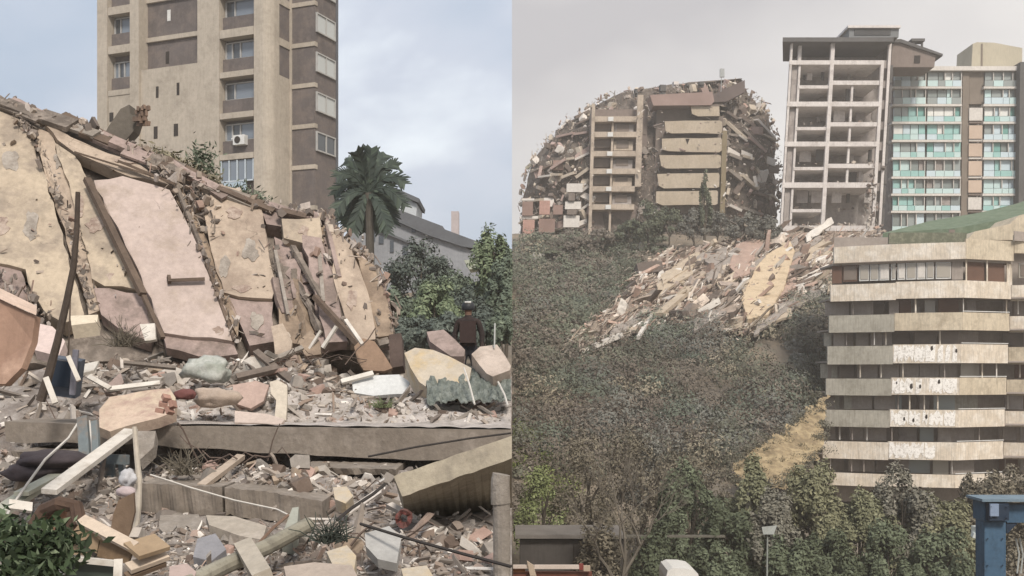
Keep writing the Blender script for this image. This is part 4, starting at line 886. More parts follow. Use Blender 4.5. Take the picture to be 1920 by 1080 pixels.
# low pink rooms at the left foot
pk = mat('exposed_pink_wall', '#b98c7c', '#aa7d6e', scale=.4, bscale=3, bump=.12, streak=.3); red = mat('exposed_brick_red', '#94766a', '#86695d', scale=.5, bscale=5, bump=.3)
for x0, x1, y0, y1, m, k in [(980, 1004, 372, 376, pale, 'floor_slab'), (982, 1002, 378, 404, red, 'exposed_wall'), (1014, 1034, 376, 402, pk, 'exposed_wall'), (1040, 1058, 384, 402, red, 'exposed_wall'), (978, 1012, 405, 410, pale, 'floor_slab'), (984, 1006, 412, 440, pk, 'exposed_wall'), (1014, 1044, 410, 436, red, 'exposed_wall'), (1064, 1094, 344, 360, pale, 'balcony_front'), (1062, 1092, 378, 392, pale, 'balcony_front'), (1060, 1090, 404, 426, pale, 'balcony_front'), (1068, 1080, 362, 376, fdk, 'dark_opening'), (1066, 1084, 393, 402, fdk, 'dark_opening'), (978, 1020, 443, 466, red, 'exposed_wall'), (1022, 1052, 440, 448, pale, 'floor_slab'), (1018, 1040, 446, 466, pk, 'exposed_wall')]:
    part(k, Dm.box(x0, x1, y0, y1, d - 9.4 + rng.uniform(-.4, .3), .5), m, cb)
# mast and rooftop clutter
b = MB().tube([Dm.p(1348, 172, d - 6), Dm.p(1348, 128, d - 6)], .06, 5); b.obox(Dm.p(1349, 137, d - 6), (.7, .4, 1.3), (0, 0, 0)); solo('antenna_mast', b, mat('mast_grey', '#a3a7a5', '#989c9a'), 'thin antenna mast on the roof of the collapsed round block', 'antenna')
for x, y, w_, h_, m in [(1238, 166, 12, 12, darkc), (1262, 157, 10, 6, wc), (1284, 160, 5, 4, darkc), (1310, 157, 9, 6, darkc), (1188, 172, 4, 9, darkc)]:
    b = MB().obox(Dm.p(x, y, d - 4), (w_ * .08, .9, h_ * .085), (0, 0, .2)); b.obox(Dm.p(x + 2, y + h_ * .55, d - 4), (w_ * .05, .5, h_ * .09), (0, .2, .5)); b.obox(Dm.p(x - 3, y + h_ * .9, d - 4), (w_ * .03, .4, h_ * .06), (0, .1, .1))
    solo('roof_unit', b, m, {1238: 'dark box tank at the left end of the round block flat roof', 1262: 'pale broken unit next to the dark tank on the flat roof', 1284: 'tiny dark block between two units on the flat roof', 1310: 'small dark block on the flat roof just left of the antenna mast', 1188: 'thin dark post stub on the rubble left of the dark roof tank'}[x], 'roof unit')
# ------------------------------------------------------------------ right side: rubble tongue, slope, trees, foreground things
def ghit(px, py, lo=58):
    y = lo
    while y < 200:
        if (HOR - py) / F * y <= gz((px - 960) / F * y, y): break
        y += .4
    return y
sand = mat('sandy_soil', '#b29a6e', '#a08860', c3='#85704f', amt3=.16, scale=.5, bscale=3, bump=1.0, streak=.35)
# cut bank of bare sandy soil beside the balcony block
sp = [(1545, 738), (1546, 800), (1540, 840), (1510, 880), (1478, 905), (1440, 915), (1380, 905), (1372, 880), (1400, 850), (1430, 826), (1466, 808), (1500, 784), (1520, 762)]
from mathutils.geometry import tessellate_polygon
gridv, gridf, idx = [], [], {}
def inpoly(x, y, pl):
    c = False; j = len(pl) - 1
    for i in range(len(pl)):
        if (pl[i][1] > y) != (pl[j][1] > y) and x < (pl[j][0] - pl[i][0]) * (y - pl[i][1]) / (pl[j][1] - pl[i][1] + 1e-9) + pl[i][0]: c = not c
        j = i
    return c
def slope_d(px, py): return 96 - (py - 740) * .105 - (1545 - px) * .008 
for py in range(720, 925, 2):
    for px in range(1355, 1562, 2):
        if inpoly(px + 11 * mnoise.noise((px * .06, py * .06, 1)) + 5 * mnoise.noise((px * .25, py * .25, 1)), py + 14 * mnoise.noise((px * .05, py * .05, 5)) + 5 * mnoise.noise((px * .3, py * .3, 3)), sp):
            q = []
            for a, b in ((px, py), (px + 2, py), (px + 2, py + 2), (px, py + 2)):
                if (a, b) not in idx: idx[(a, b)] = len(gridv); p = P(a, b, slope_d(a, b)); p.y += .9 * mnoise.noise((p.x * .5, p.z * .35, 2)) + .35 * mnoise.noise((p.x * 1.6, p.z * .8, 6)) + .15 * mnoise.noise((p.x * 4, p.z * 4, 3)); gridv.append(p)
                q.append(idx[(a, b)])
            gridf.append(q)
mb = MB().add(gridv, gridf); me = mb.mesh('sandy_slope'); me.materials.append(sand); o = bpy.data.objects.new('sandy_slope', me); C.objects.link(o); tag(o, kind='structure')
def tufts(name, n, fn, per, rad, size, m, label):
    cs = []
    for _ in range(n):
        px, py = fn(); c = np.array(P(px, py, slope_d(px, py) - .15)); r_ = rad * rng.uniform(.4, 1.4); cs.append(c + nrng.normal(size=(per, 3)) * np.array((r_, r_ * .6, r_ * .6)))
    cs = np.concatenate(cs); Vv, Q = leaves(cs, size); o = npmesh(name, Vv, Q, m, None, Vv.mean(0)); return tag(o, label, 'plants', None, 'stuff')
def sp_edge():
    i = rng.randrange(len(sp)); a, b = sp[i], sp[(i + 1) % len(sp)]; t = rng.random(); return a[0] + (b[0] - a[0]) * t + rng.gauss(0, 5), a[1] + (b[1] - a[1]) * t + rng.gauss(0, 5)
def sp_in():
    while True:
        px, py = rng.uniform(1370, 1545), rng.uniform(740, 910)
        if inpoly(px, py, sp): return px, py
tufts('bank_plants', 70, sp_edge, 80, .3, .09, leafmat('bank_scrub', '#5c5a48', '#6b6654', '#7d7762'), 'dry scrub along the edges of the sandy bank')
tufts('bank_plants', 46, sp_in, 40, .2, .07, leafmat('bank_straw', '#6b6147', '#7c7052', '#8d8060'), 'thin dry tufts scattered on the sandy bank')
# rubble tongue
TP = [(1064, 640), (1100, 612), (1150, 572), (1190, 530), (1200, 500), (1246, 470), (1320, 462), (1400, 444), (1450, 432), (1530, 432), (1640, 436), (1655, 450), (1590, 470), (1562, 500), (1558, 540), (1500, 560), (1470, 590), (1440, 610), (1380, 622), (1310, 612), (1250, 600), (1190, 622), (1120, 652)]
def td(px, py): return interp([(425, 158), (440, 155), (470, 149), (500, 142), (560, 130), (620, 118.5), (660, 113)], py) - 1.6 - .8 * math.sin((px - 1060) / 190.0)
gridv, gridf, idx = [], [], {}
for py in range(428, 656, 6):
    for px in range(1058, 1662, 6):
        if inpoly(px + 3, py + 3, TP):
            q = []
            for a, b in ((px, py), (px + 6, py), (px + 6, py + 6), (px, py + 6)):
                if (a, b) not in idx: idx[(a, b)] = len(gridv); p = P(a, b, td(a, b) + .9); p.y += 1.2 * mnoise.noise((p.x * .5, p.z * .5, 2)); gridv.append(p)
                q.append(idx[(a, b)])
            gridf.append(q)
me = MB().add(gridv, gridf).mesh('rubble_slope'); me.materials.append(mat('rubble_slope_dust', '#8a7768', '#756456', c3='#9b8674', amt3=.12, scale=.5, bscale=3, bump=.9)); o = bpy.data.objects.new('rubble_slope', me); C.objects.link(o); tag(o, kind='structure')
tm = [mat('slide_cream', '#b9a68c', '#a8957c', scale=1, bscale=5, bump=.3), mat('slide_grey', '#9a8f84', '#877c72', scale=1, bscale=5, bump=.3), mat('slide_pink', '#b0917f', '#9d8070', scale=1, bscale=5, bump=.3), mat('slide_white', '#cfc8bd', '#c0b8ac', scale=1, bscale=5, bump=.3), mat('slide_brown', '#7b685a', '#6c5a4d', scale=1, bscale=5, bump=.3)]
names = {'slide_cream': 'cream', 'slide_grey': 'grey', 'slide_pink': 'pinkish', 'slide_white': 'whitish', 'slide_brown': 'brown'}
def in_tp():
    while True:
        px, py = rng.uniform(1064, 1640), rng.uniform(432, 652)
        if inpoly(px, py, TP): return px, py
def flow(): return -.55 + rng.gauss(0, .35)      # downhill to the left
def chunk_thing(name, pos, size, rot, m, kind, label, cat, group):
    me = rng.choice(CH[kind]); key = (me.name, m.name)
    if key not in CHM: c_ = me.copy(); c_.materials.append(m); CHM[key] = c_
    o = bpy.data.objects.new(name, CHM[key]); C.objects.link(o); o.location = pos; o.rotation_euler = rot; o.scale = size
    return tag(o, label, cat, group)
for i in range(92):
    px, py = in_tp(); m = rng.choice(tm); k = rng.choice(('splinter', 'shard', 'splinter', 'splinter', 'block')); s_ = rng.uniform(2.0, 5.5) if k != 'block' else rng.uniform(.9, 1.9)
    nm = {'splinter': 'broken_joist', 'shard': 'broken_slab', 'block': 'concrete_block'}[k]
    chunk_thing(nm, P(px, py, td(px, py) - .2), (s_, s_ * rng.uniform(.6, 1), s_ * rng.uniform(.6, 1)), (rng.gauss(0, .4), flow(), rng.gauss(0, .5)), m, k, None, 'rubble', names[m.name] + ' ' + nm.replace('_', ' ') + 's in the hillside rubble slide')
it = []
for k in range(22):                 # long broken sheets lying along the flow
    while True:
        px, py = in_tp()
        if px > 1120: break
    L_, W_ = rng.uniform(50, 120), rng.uniform(9, 24); up = -rng.uniform(.35, .75); x2, y2 = px + L_ * .85, py + L_ * .85 * up
    if not inpoly(x2, y2, TP): x2, y2 = (px + x2) / 2, (py + y2) / 2
    m = rng.choice(tm[:4]); b = MB(); plate(b, [P(x, y, td(x, y) - rng.uniform(1.0, 1.7)) for x, y in [(px, py), (x2, y2), (x2 + rng.uniform(0, 8), y2 + W_ * rng.uniform(.6, 1)), (px + rng.uniform(-6, 12), py + W_)]], .3, 1.0, .14, 900 + k)
    o = solo('broken_sheet', b, m); tag(o, None, 'rubble', names[m.name] + ' broken sheets in the hillside rubble slide')
for _ in range(3400):
    px, py = in_tp(); s_ = min(2.6, .3 * math.exp(rng.gauss(.3, .65))); k = rng.choice(('splinter', 'shard', 'splinter', 'shard', 'block')); e = 2.4 if k == 'splinter' else 1.7
    it.append((k, P(px, py, td(px, py) + .4 - rng.random() * 1.4), (s_ * e, s_ * 1.2 if k == 'splinter' else s_ * .8, s_ * .9), (rng.gauss(0, .5), flow() + rng.gauss(0, .25), rng.gauss(0, .5))))
for _ in range(420):                # strays beyond the edge
    i = rng.randrange(len(TP)); a, b = TP[i], TP[(i + 1) % len(TP)]; t = rng.random(); px, py = a[0] + (b[0] - a[0]) * t + rng.gauss(0, 20), a[1] + (b[1] - a[1]) * t + rng.gauss(0, 14)
    if px < 975 or px > 1545: continue
    s_ = rng.uniform(.15, .6); it.append((rng.choice(('splinter', 'shard')), P(px, py, td(px, py) + .9), (s_ * 1.6, s_, s_), (rng.gauss(0, .5), flow(), rng.gauss(0, .6))))
for i in range(len(TP)):
    a, b = TP[i], TP[(i + 1) % len(TP)]
    for _ in range(26):
        t = rng.random(); px, py = a[0] + (b[0] - a[0]) * t + rng.gauss(0, 7), a[1] + (b[1] - a[1]) * t + rng.gauss(0, 5); s_ = rng.uniform(.2, .9)
        it.append((rng.choice(('splinter', 'shard', 'block')), P(px, py, td(px, py) + rng.uniform(-.2, .5)), (s_ * 1.4, s_ * .7, s_ * .7), (rng.gauss(0, .6), flow(), rng.gauss(0, .9))))
o = scatter('slide_debris', it, mat('slide_mix', '#8a7d72', '#6b6058', scale=2, bscale=8, bump=.1, island=True, rnd=.15, palette=['#b3a08c', '#c6b096', '#7b6a5c', '#d6c4ac', '#9b7c6a', '#e6dccd', '#5f5147', '#bb9782', '#a39080', '#cfbdaa']), None, (26, 120, 5)); tag(o, 'small broken fragments filling the rubble slide on the hillside', 'rubble', None, 'stuff')
def bigslab(name, pts, dd, th, m, label, seed=1):
    b = MB(); q = [P(x, y, dd(x, y) if callable(dd) else dd) for x, y in pts]; plate(b, q, th, .8, .08, seed); return solo(name, b, m, label, 'rubble')
bigslab('tilted_slab', [(1402, 598), (1390, 560), (1418, 500), (1440, 476), (1482, 452), (1490, 470), (1470, 540), (1440, 590)], lambda x, y: td(x, y) - 2.3, .5, mat('slab_yellow', '#c9b08c', '#bca37f', c3='#a99170', amt3=.06, scale=.4, bscale=4, bump=.3), 'large yellowish slab lying tilted at the head of the rubble slide')
bigslab('tilted_slab', [(1322, 490), (1330, 470), (1362, 462), (1366, 480), (1340, 498)], lambda x, y: td(x, y) - 1.2, .5, tm[1], 'grey slab tilted at the top edge of the rubble slide')
bigslab('tilted_slab', [(1366, 500), (1380, 458), (1420, 444), (1436, 452), (1412, 490), (1390, 520)], lambda x, y: td(x, y) - 1.7, .4, tm[2], 'pinkish slab leaning left of the large yellowish slab')
bigslab('fallen_block', [(1196, 505), (1200, 496), (1214, 500), (1214, 518), (1200, 520)], lambda x, y: td(x, y) - .8, .5, tm[3], 'small whitish panel standing at the upper left edge of the rubble slide')
solo('fallen_joist', MB().beam(P(1112, 650, 112), P(1165, 628, 114), .6, .5), tm[3], 'whitish beam lying at the lower tip of the rubble slide', 'rubble')
solo('fallen_joist', MB().beam(P(1196, 634, 112.5), P(1222, 590, 121), .38, .33), tm[3], 'thin pale beam sticking down from the bottom edge of the rubble slide', 'rubble')
solo('fallen_joist', MB().beam(P(1236, 590, 119.5), P(1296, 540, 130), 1.0, .45), tm[0], 'broad cream beam lying in the middle of the rubble slide', 'rubble')
for k, (x, y, w_, h_, lab) in enumerate([(1008, 482, 22, 20, 'pale broken block below the pink rooms on the hillside'), (1148, 458, 12, 20, 'upright whitish block alone among shrubs above the slide'), (1203, 460, 11, 15, 'small pale block standing just above the slide edge'), (1018, 545, 28, 16, 'pale flat block low on the hillside at the seam'), (974, 541, 10, 9, 'tiny pale block at the left edge of the hillside'), (1068, 464, 18, 4, 'thin pale strip of slab below the collapsed block')]):
    dd = ghit(x, y) - 2; chunk_thing('concrete_block', P(x, y, dd), (w_ / F * dd, .7, h_ / F * dd * 1.5), (.2, .2, .3), tm[3], 'block', lab, 'rubble', None)
# ------------------------------------------------------------------ shrubs over the hillside
def bushes(n, fn, per, rad, size, m, label, seed, name='hillside_shrubs'):
    r = random.Random(seed); cs = []; ns = []; k = 0
    while k < n:
        px, py = fn(r)
        if inpoly(px, py, TP) or (seed != 29 and inpoly(px, py, sp) and py < 885): continue
        k += 1; y = ghit(px, py, 70) ; c = P(px, py, y); rr_ = rad * r.choice((.35, .55, .8, 1.1, 1.4))
        if c.x < .3: c.x = .3
        p = np.random.default_rng(seed * 1000 + k).normal(size=(per, 3)); p /= np.linalg.norm(p, axis=1)[:, None]; p[:, 2] = np.abs(p[:, 2]) * .9
        ns.append(p); cs.append(np.array(c) + p * np.array((rr_, rr_, rr_ * r.uniform(.6, 1.1))) * nrng.uniform(.55, 1.08, (per, 1)))
    cs = np.concatenate(cs); ns = np.concatenate(ns)[cs[:, 0] > .1]; cs = cs[cs[:, 0] > .1]; ns = np.repeat(ns, 2, 0); cs = np.repeat(cs, 2, 0) + nrng.normal(size=(len(cs) * 2, 3)) * .1; Vv, Q = leaves(cs, size * .68, nrm=ns, tilt=.14); o = npmesh(name, Vv, Q, m, None, Vv.mean(0)); return tag(o, label, 'shrubs', None, 'stuff')
hillp = lambda r: (r.uniform(962, 1600), r.uniform(470, 900))
SG = leafmat('scrub_green', '#5f6653', '#6c725c', '#7a8067'); SB = leafmat('scrub_brown', '#71675a', '#7e7467', '#8d8373'); SGy = leafmat('scrub_grey', '#707068', '#7c7b71', '#89877c')
tones = [('olive', '#696b57'), ('brown', '#7a6f61'), ('grey_green', '#707168'), ('dark_olive', '#585b4a'), ('dark_brown', '#64594e'), ('dull_green', '#626c5b'), ('straw', '#948970'), ('umber', '#6d6255')]
for k, (tn, c_) in enumerate(tones):
    lm = leafmat(tn + '_scrub', *['#%02x%02x%02x' % tuple(min(255, int(int(c_[q:q + 2], 16) * f)) for q in (1, 3, 5)) for f in (.96, 1.0, 1.05)])
    def tone_spot(r, k=k):
        for _ in range(60):
            q = hillp(r)
            if mnoise.noise((q[0] * .009, q[1] * .017, k * 7.3)) > .12: return q
        return q
    bushes(85 if tn != 'straw' else 36, tone_spot, 260, 2.5, .2, lm, tn.replace('_', ' ') + ' scrub growing in clumps over the hillside below the rubble slide', 40 + k)
bushes(190, lambda r: (r.uniform(961, 1250), r.uniform(445, 660)), 120, 2.0, .26, SG, 'dull green scrub on the upper hillside left of the rubble slide', 26)
bushes(150, lambda r: (r.uniform(961, 1200), r.uniform(440, 700)), 110, 1.7, .24, SB, 'brown scrub on the upper hillside left of the rubble slide', 27)
bushes(120, lambda r: (r.uniform(1470, 1560), r.uniform(540, 820)), 120, 1.2, .22, SGy, 'grey green scrub between the rubble slide and the balcony block', 28)
bushes(30, lambda r: (r.uniform(961, 1000), r.uniform(780, 980)), 200, 1.2, .16, SB, 'brown scrub at the left foot of the hillside', 30)
bushes(10, lambda r: (r.uniform(1370, 1560), r.uniform(720, 900)), 90, .5, .14, SB, 'low dry plants on the sandy bank', 29)
bushes(40, lambda r: (r.uniform(964, 1060), r.uniform(800, 960)), 200, 1.3, .17, leafmat('bright_scrub', '#5b6a2c', '#76823c', '#8f994f'), 'bright yellow green bushes at the left foot of the hillside', 24)
bushes(46, lambda r: (r.uniform(1530, 1552), r.uniform(790, 900)), 120, .6, .14, leafmat('slope_green', '#5f6b33', '#757d42'), 'green plants growing along the foot of the balcony block', 25)
# trees in front of the collapsed block
HT = leafmat('hill_tree_leaf', '#4d5443', '#666c52', '#7c8064'); HT2 = leafmat('hill_tree_leaf_grey', '#605f57', '#727166', '#868377')
for i, (px, dd, top, rx, m, lab) in enumerate([(1215, 152, 378, 2.6, HT, 'dark tree in front of the foot of the frame strip of the round block'), (1255, 151, 388, 2.4, HT, 'tree below the left end of the cream balcony stack'), (1300, 150, 392, 2.6, HT2, 'greyish tree below the cream balcony stack'), (1345, 151, 392, 2.5, HT2, 'greyish tree below the right end of the balcony stack'), (1395, 150, 398, 2.6, HT2, 'greyish tree left of the stripped tower foot'), (1436, 150, 404, 2.2, HT2, 'low greyish tree at the foot of the stripped white tower'), (1178, 151, 410, 2.3, HT, 'low tree right of the pale rooms of the round block'), (1128, 150, 428, 2.3, SB, 'brown shrubby tree below the frame strip'), (1085, 149, 446, 2.2, SB, 'brown shrubby tree below the white balconies'), (1322, 149, 330, 1.0, HT, 'slender palm like tree before the lower balconies'), (1030, 148, 470, 2.0, HT, 'low tree below the pink rooms')]):
    b = P(px, HOR, dd); b.z = gz(b.x, dd); tree('hill_tree', b, (HOR - top) / F * dd - b.z, (rx, rx, ((HOR - top) / F * dd - b.z) * .45), 3000, .17, m, lab, None, 26, 300 + i, 'R', cz=.58)
# trees along the bottom of the right side
T1 = leafmat('near_tree_leaf', '#566045', '#636e51', '#737e5f'); T2 = leafmat('near_tree_leaf_olive', '#6c6d4c', '#7a7b58', '#8b8b68'); T3 = leafmat('near_tree_leaf_brown', '#675f4d', '#776e5a', '#897f68'); T4 = leafmat('near_tree_leaf_dark', '#4a5238', '#566045', '#656f54'); T5 = leafmat('near_tree_leaf_yellow', '#737250', '#807f5c', '#929069'); T6 = leafmat('near_tree_leaf_grey', '#6d6a5b', '#7b7767', '#8a8675')
for i, (px, dd, top, rx, n, m, lab) in enumerate([
    (1285, 66, 872, 2.0, 5200, T1, 'dark green tree right of the bare tree'), (1372, 64, 930, 2.2, 5600, T4, 'dense dark green tree left of the street lamp'), (1452, 63, 905, 1.8, 5000, T6, 'greyish tree right behind the street lamp'),
    (1530, 66, 872, 2.2, 5600, T5, 'yellow green tree below the left corner of the balcony block'), (1612, 65, 918, 2.2, 5600, T2, 'olive tree in front of the balcony block'), (1690, 66, 880, 2.1, 5600, T6, 'greyish tree below the middle of the balcony block'),
    (1770, 65, 930, 2.2, 5200, T5, 'yellow green tree left of the blue gantry'), (1840, 66, 872, 2.0, 5000, T3, 'greyish brown tree behind the blue gantry'), (1905, 68, 880, 2.2, 5000, T3, 'tree at the right edge above the blue gantry'),
    (1408, 68, 862, 1.6, 4200, T2, 'olive tree at the foot of the sandy bank'), (1236, 60, 1000, 1.6, 3600, T4, 'low dark tree beside the white vehicle roof'), (1560, 60, 995, 1.9, 5200, T4, 'dark low tree right of the street lamp'), (1665, 60, 985, 1.8, 4800, T1, 'dark low tree midway along the bottom edge'), (1760, 60, 990, 2.0, 4800, T1, 'low green tree close left of the gantry post'), (1480, 59, 1010, 1.6, 3600, T1, 'low green tree just right of the lamp pole'), (1345, 59, 1010, 1.6, 3600, T1, 'low green tree just left of the lamp pole'),
    (1100, 73, 800, 2.4, 2200, T3, 'sparse grey brown tree on the slope left of the bare tree'), (1200, 72, 790, 2.8, 2600, T3, 'sparse grey brown tree behind the bare tree'), (1300, 73, 800, 2.6, 2600, T3, 'sparse grey tree on the slope left of the sandy bank'), (1240, 74, 785, 2.4, 2200, SGy, 'thin grey tree on the slope between two brown ones'), (1125, 59.5, 965, 1.3, 1500, T3, 'thin brownish tree in front of the low grey shed'), (1015, 72, 872, 2.0, 2600, leafmat('bright_tree_leaf', '#6e7a42', '#7d8950', '#8f9963'), 'bright yellow green tree on the slope at the left seam')]):
    b = P(px, HOR, dd); b.z = gz(b.x, dd); h = (HOR - top) / F * dd - b.z
    tree('leafy_tree', b, h, (rx, rx, h * .5), int(n * 2.6), .125 if dd < 70 else .11, m, lab, None, 38, 500 + i, 'R', cz=.54)
# bare tree
bt = thing('bare_tree', P(1172, 1120, 58), 'bare grey tree with thin forked branches in front of the low wall', 'tree')
bm_ = MB(); rb_ = random.Random(4)
def limb(p, dirv, ln, r_, lv):
    q = p + dirv * ln; mid_ = p + dirv * ln * .5 + Vector((rb_.gauss(0, .06), rb_.gauss(0, .06), 0)) * ln
    bm_.tube([p, mid_, q], r_, 5 if lv > 1 else 3, r_ * .65)
    if lv <= 0: return
    for k in range(2 if lv > 3 else 3):
        nd = (dirv + Vector((rb_.gauss(0, .42), rb_.gauss(0, .35), rb_.uniform(-.05, .3)))).normalized(); limb(p + dirv * ln * rb_.uniform(.7, 1), nd, ln * rb_.uniform(.6, .85), r_ * .62, lv - 1)
b0 = P(1162, 1135, 58); limb(b0, Vector((.12, 0, 1)).normalized(), 3.0, .14, 6); limb(b0 + Vector((.2, .1, 1.6)), Vector((.5, .1, .85)).normalized(), 2.2, .1, 5); limb(b0 + Vector((-.1, .1, 1.0)), Vector((-.55, .1, .85)).normalized(), 2.4, .1, 5)
part('trunk', bm_, mat('pale_bark', '#6f675a', '#60584c', scale=2), bt)
# low wall and railing, bottom left of the right side
lw = thing('low_building', P(1040, 1120, 61), 'low grey flat roofed building behind the bare tree at the bottom', 'building')
gw2 = mat('dark_grey_render', '#4f4a46', '#443f3c', scale=.5, bscale=3, bump=.15, streak=.4)
X = PX(0, 0); part('wall', X.box(975, 1170, 1012, 1150, 61, 3), gw2, lw); part('roof_edge', X.box(966, 1172, 1003, 1010, 60.6, 4), mat('roof_edge_pale', '#77716b', '#6b655f', scale=1), lw)
part('opening', X.box(1075, 1112, 1020, 1075, 60.9, .2), dk, lw); part('roof_edge', X.box(1174, 1360, 1004, 1008, 62.5, .3), mat('roof_edge_grey', '#6b665a', '#605b50'), lw)
# barrier boom (red and white) and orange machine edge
bb = thing('barrier_boom', P(1040, 1085, 48), 'pale horizontal boom with a red marker at the bottom left of the hillside view', 'boom')
part('arm', X.box(1002, 1086, 1060, 1067, 48, .2), mat('dusty_white_paint', '#c9b9ac', '#bba99c'), bb); part('red_marker', X.box(1086.2, 1094, 1058, 1069, 47.98, .24), mat('red_paint', '#8f3a33', '#7d322c'), bb); part('tip', X.box(1094.2, 1107, 1061, 1071, 48, .18), mat('tip_tan', '#b9a48c', '#a8937c'), bb)
part('counter_arm', X.box(962, 1001, 1060, 1066, 48, .2), mat('dusty_white_paint', '#c9b9ac'), bb); part('bracket', X.poly([(988, 1052), (1000, 1060), (1006, 1080), (994, 1080)], 47.9, .15), mat('tip_tan', '#b9a48c'), bb)
part('lower_beam', X.box(962, 1110, 1073, 1100, 48.3, .3), mat('rust_red_paint', '#7b4130', '#6b3829', scale=2), bb)
part('lower_beam', X.box(962, 985, 1067, 1073, 48.2, .3), mat('orange_rust_paint', '#9a5a2c', '#8a4f27', scale=2), bb)
# white vehicle roof
vh = thing('white_vehicle', P(1280, 1140, 50), 'white rounded vehicle roof just showing at the bottom edge', 'vehicle')
vs = []; ks = 9
rim = [(1249, 1082), (1252, 1070), (1262, 1065.5), (1284, 1066), (1300, 1069), (1309, 1076), (1311, 1084)]
part('cab_roof', X.poly(rim + [(1311, 1100), (1249, 1100)], 50, 2.4), mat('white_paint', '#d8d6d0', '#cbc9c2', scale=1, bump=.02, rough=.4), vh); part('windscreen', X.box(1251, 1308, 1100.5, 1122, 50.05, 2.2), gl2, vh); part('bonnet', X.box(1250, 1310, 1122.5, 1140, 49.4, 3), MATS['white_paint'], vh)
# street lamp
sl = thing('street_lamp', P(1437, 1160, 52), 'white topped street lamp on a thin pole among the trees', 'street lamp')
part('pole', MB().tube([P(1437, 1160, 52), P(1439, 1000, 52)], .055, 8, .04), mat('pale_pole', '#8d938b', '#80867f'), sl)
hd = MB().hexa([P(1431, 1002, 51.8), P(1451, 1002, 51.8), P(1451, 1002, 52.3), P(1431, 1002, 52.3), P(1428, 988, 51.6), P(1457, 985, 51.6), P(1457, 985, 52.5), P(1428, 988, 52.5)]); part('lamp_head', hd, mat('lamp_white', '#c9d2cd', '#bcc5c0', scale=2, bump=.02), sl)
# blue gantry
bl = mat('blue_paint', '#3f6382', '#365876', c3='#2c455c', amt3=.05, scale=.8, bscale=5, bump=.1, rough=.5, streak=.25); bl2 = mat('dark_blue_paint', '#25384f', '#1f3044', scale=1, bump=.1, rough=.5); bl3 = mat('pale_blue_paint', '#7f93b0', '#7286a2', scale=1, bump=.05)
ga = thing('blue_gantry', P(1880, 1200, 36), 'blue steel gantry post with a crossbeam at the lower right corner', 'gantry')
part('post', X.box(1846, 1886, 978, 1200, 36, .7), bl, ga); part('cap_plate', X.box(1842, 1990, 936, 941, 35.7, 1.3), mat('edge_blue_grey', '#6d8494', '#607787', scale=2), ga)
part('cap_block', X.box(1846, 1888, 942, 977.5, 35.95, .9), bl, ga); part('bracket', X.box(1854, 1892, 944, 976, 35.7, .24), bl2, ga); part('number_plate', X.box(1857, 1873, 945, 968, 35.6, .09), bl3, ga)
for bx, by in [(1858, 950), (1888, 950), (1858, 970), (1888, 970), (1852, 1010), (1880, 1010), (1852, 1060), (1880, 1060)]: part('bolt', MB().tube([P(bx, by, 35.68 if by < 980 and bx > 1853 else 35.97), P(bx, by, 35.6 if by < 980 and bx > 1853 else 35.92)], .025, 6), bl2, ga)
part('crossbeam', X.box(1888.4, 1990, 946, 980, 36.1, .6), bl, ga); part('knee_brace', X.poly([(1887, 981), (1908, 981), (1890, 1000), (1887, 1000)], 36.15, .4), bl2, ga); part('far_post', X.box(1965, 1999, 981, 1200, 36.1, .6), bl, ga)
cs = [MB().tube([P(x, 1010, 37), P(x + 6, 1040, 37), P(x + 2, 1075, 37)], .03, 5) for x in (1905, 1912)]
for c_ in cs: part('hanging_hose', c_, mat('pale_hose', '#aeb2ad', '#9fa39e'), ga)
b = MB().obox(P(1833, 995, 57), (.5, .4, .5), (0, 0, .3)); b.tube([P(1833, 1003, 57), P(1833, 1170, 57)], .05, 6); b.obox(P(1829, 1004, 56.9), (.35, .3, .25), (.2, .3, 0)); solo('floodlight', b, mat('lamp_white', '#c9d2cd'), 'small whitish floodlight on a post just left of the blue gantry', 'floodlight')
# ------------------------------------------------------------------ hazy air
hz = MB().box(-425, 425, -75, 425, -24, 52); me = hz.mesh('haze'); hm = bpy.data.materials.new('haze_air'); hm.use_nodes = True; ht = hm.node_tree
for n in list(ht.nodes): ht.nodes.remove(n)
ho = ht.nodes.new('ShaderNodeOutputMaterial'); pv = ht.nodes.new('ShaderNodeVolumePrincipled'); pv.inputs['Color'].default_value = (.96, .91, .85, 1); pv.inputs['Density'].default_value = .0008; pv.inputs['Anisotropy'].default_value = .2
ht.links.new(pv.outputs[0], ho.inputs['Volume']); me.materials.append(hm); o = bpy.data.objects.new('haze', me); C.objects.link(o); tag(o, kind='stuff')
# ------------------------------------------------------------------ left side: slabs and rubble in the foreground
def strip_slab(name, top, bot, d0, d1, m, label, cat='slab', seed=0, drop=0.0, parent=None):
    """slab with a broken front edge; top/bot are photo polylines at depth d0, reaching back to d1"""
    r = random.Random(seed); n_ = 26; mb = MB(); vs = []
    for i in range(n_ + 1):
        px = top[0][0] + (top[-1][0] - top[0][0]) * i / n_; a, b = P(px, interp(top, px), d0), P(px, interp(bot, px), d0)
        ja, jb = .05 * mnoise.noise((i * .35, seed, 0)), .06 * mnoise.noise((i * .3, seed, 5))
        a.y += ja; b.y += jb + .04; b.z += .03 * mnoise.noise((i * .5, seed, 9)); a.z += .012 * mnoise.noise((i * .7, seed, 3))
        vs += [a, b, Vector((b.x, d1, b.z - drop)), Vector((a.x, d1, a.z - drop))]
    fs = []
    for i in range(n_):
        o_ = i * 4
        for k in range(4): fs.append((o_ + k, o_ + (k + 1) % 4, o_ + 4 + (k + 1) % 4, o_ + 4 + k))
    fs += [(0, 3, 2, 1), tuple(n_ * 4 + k for k in range(4))]
    mb.add(vs, fs); return solo(name, mb, m, label, cat)
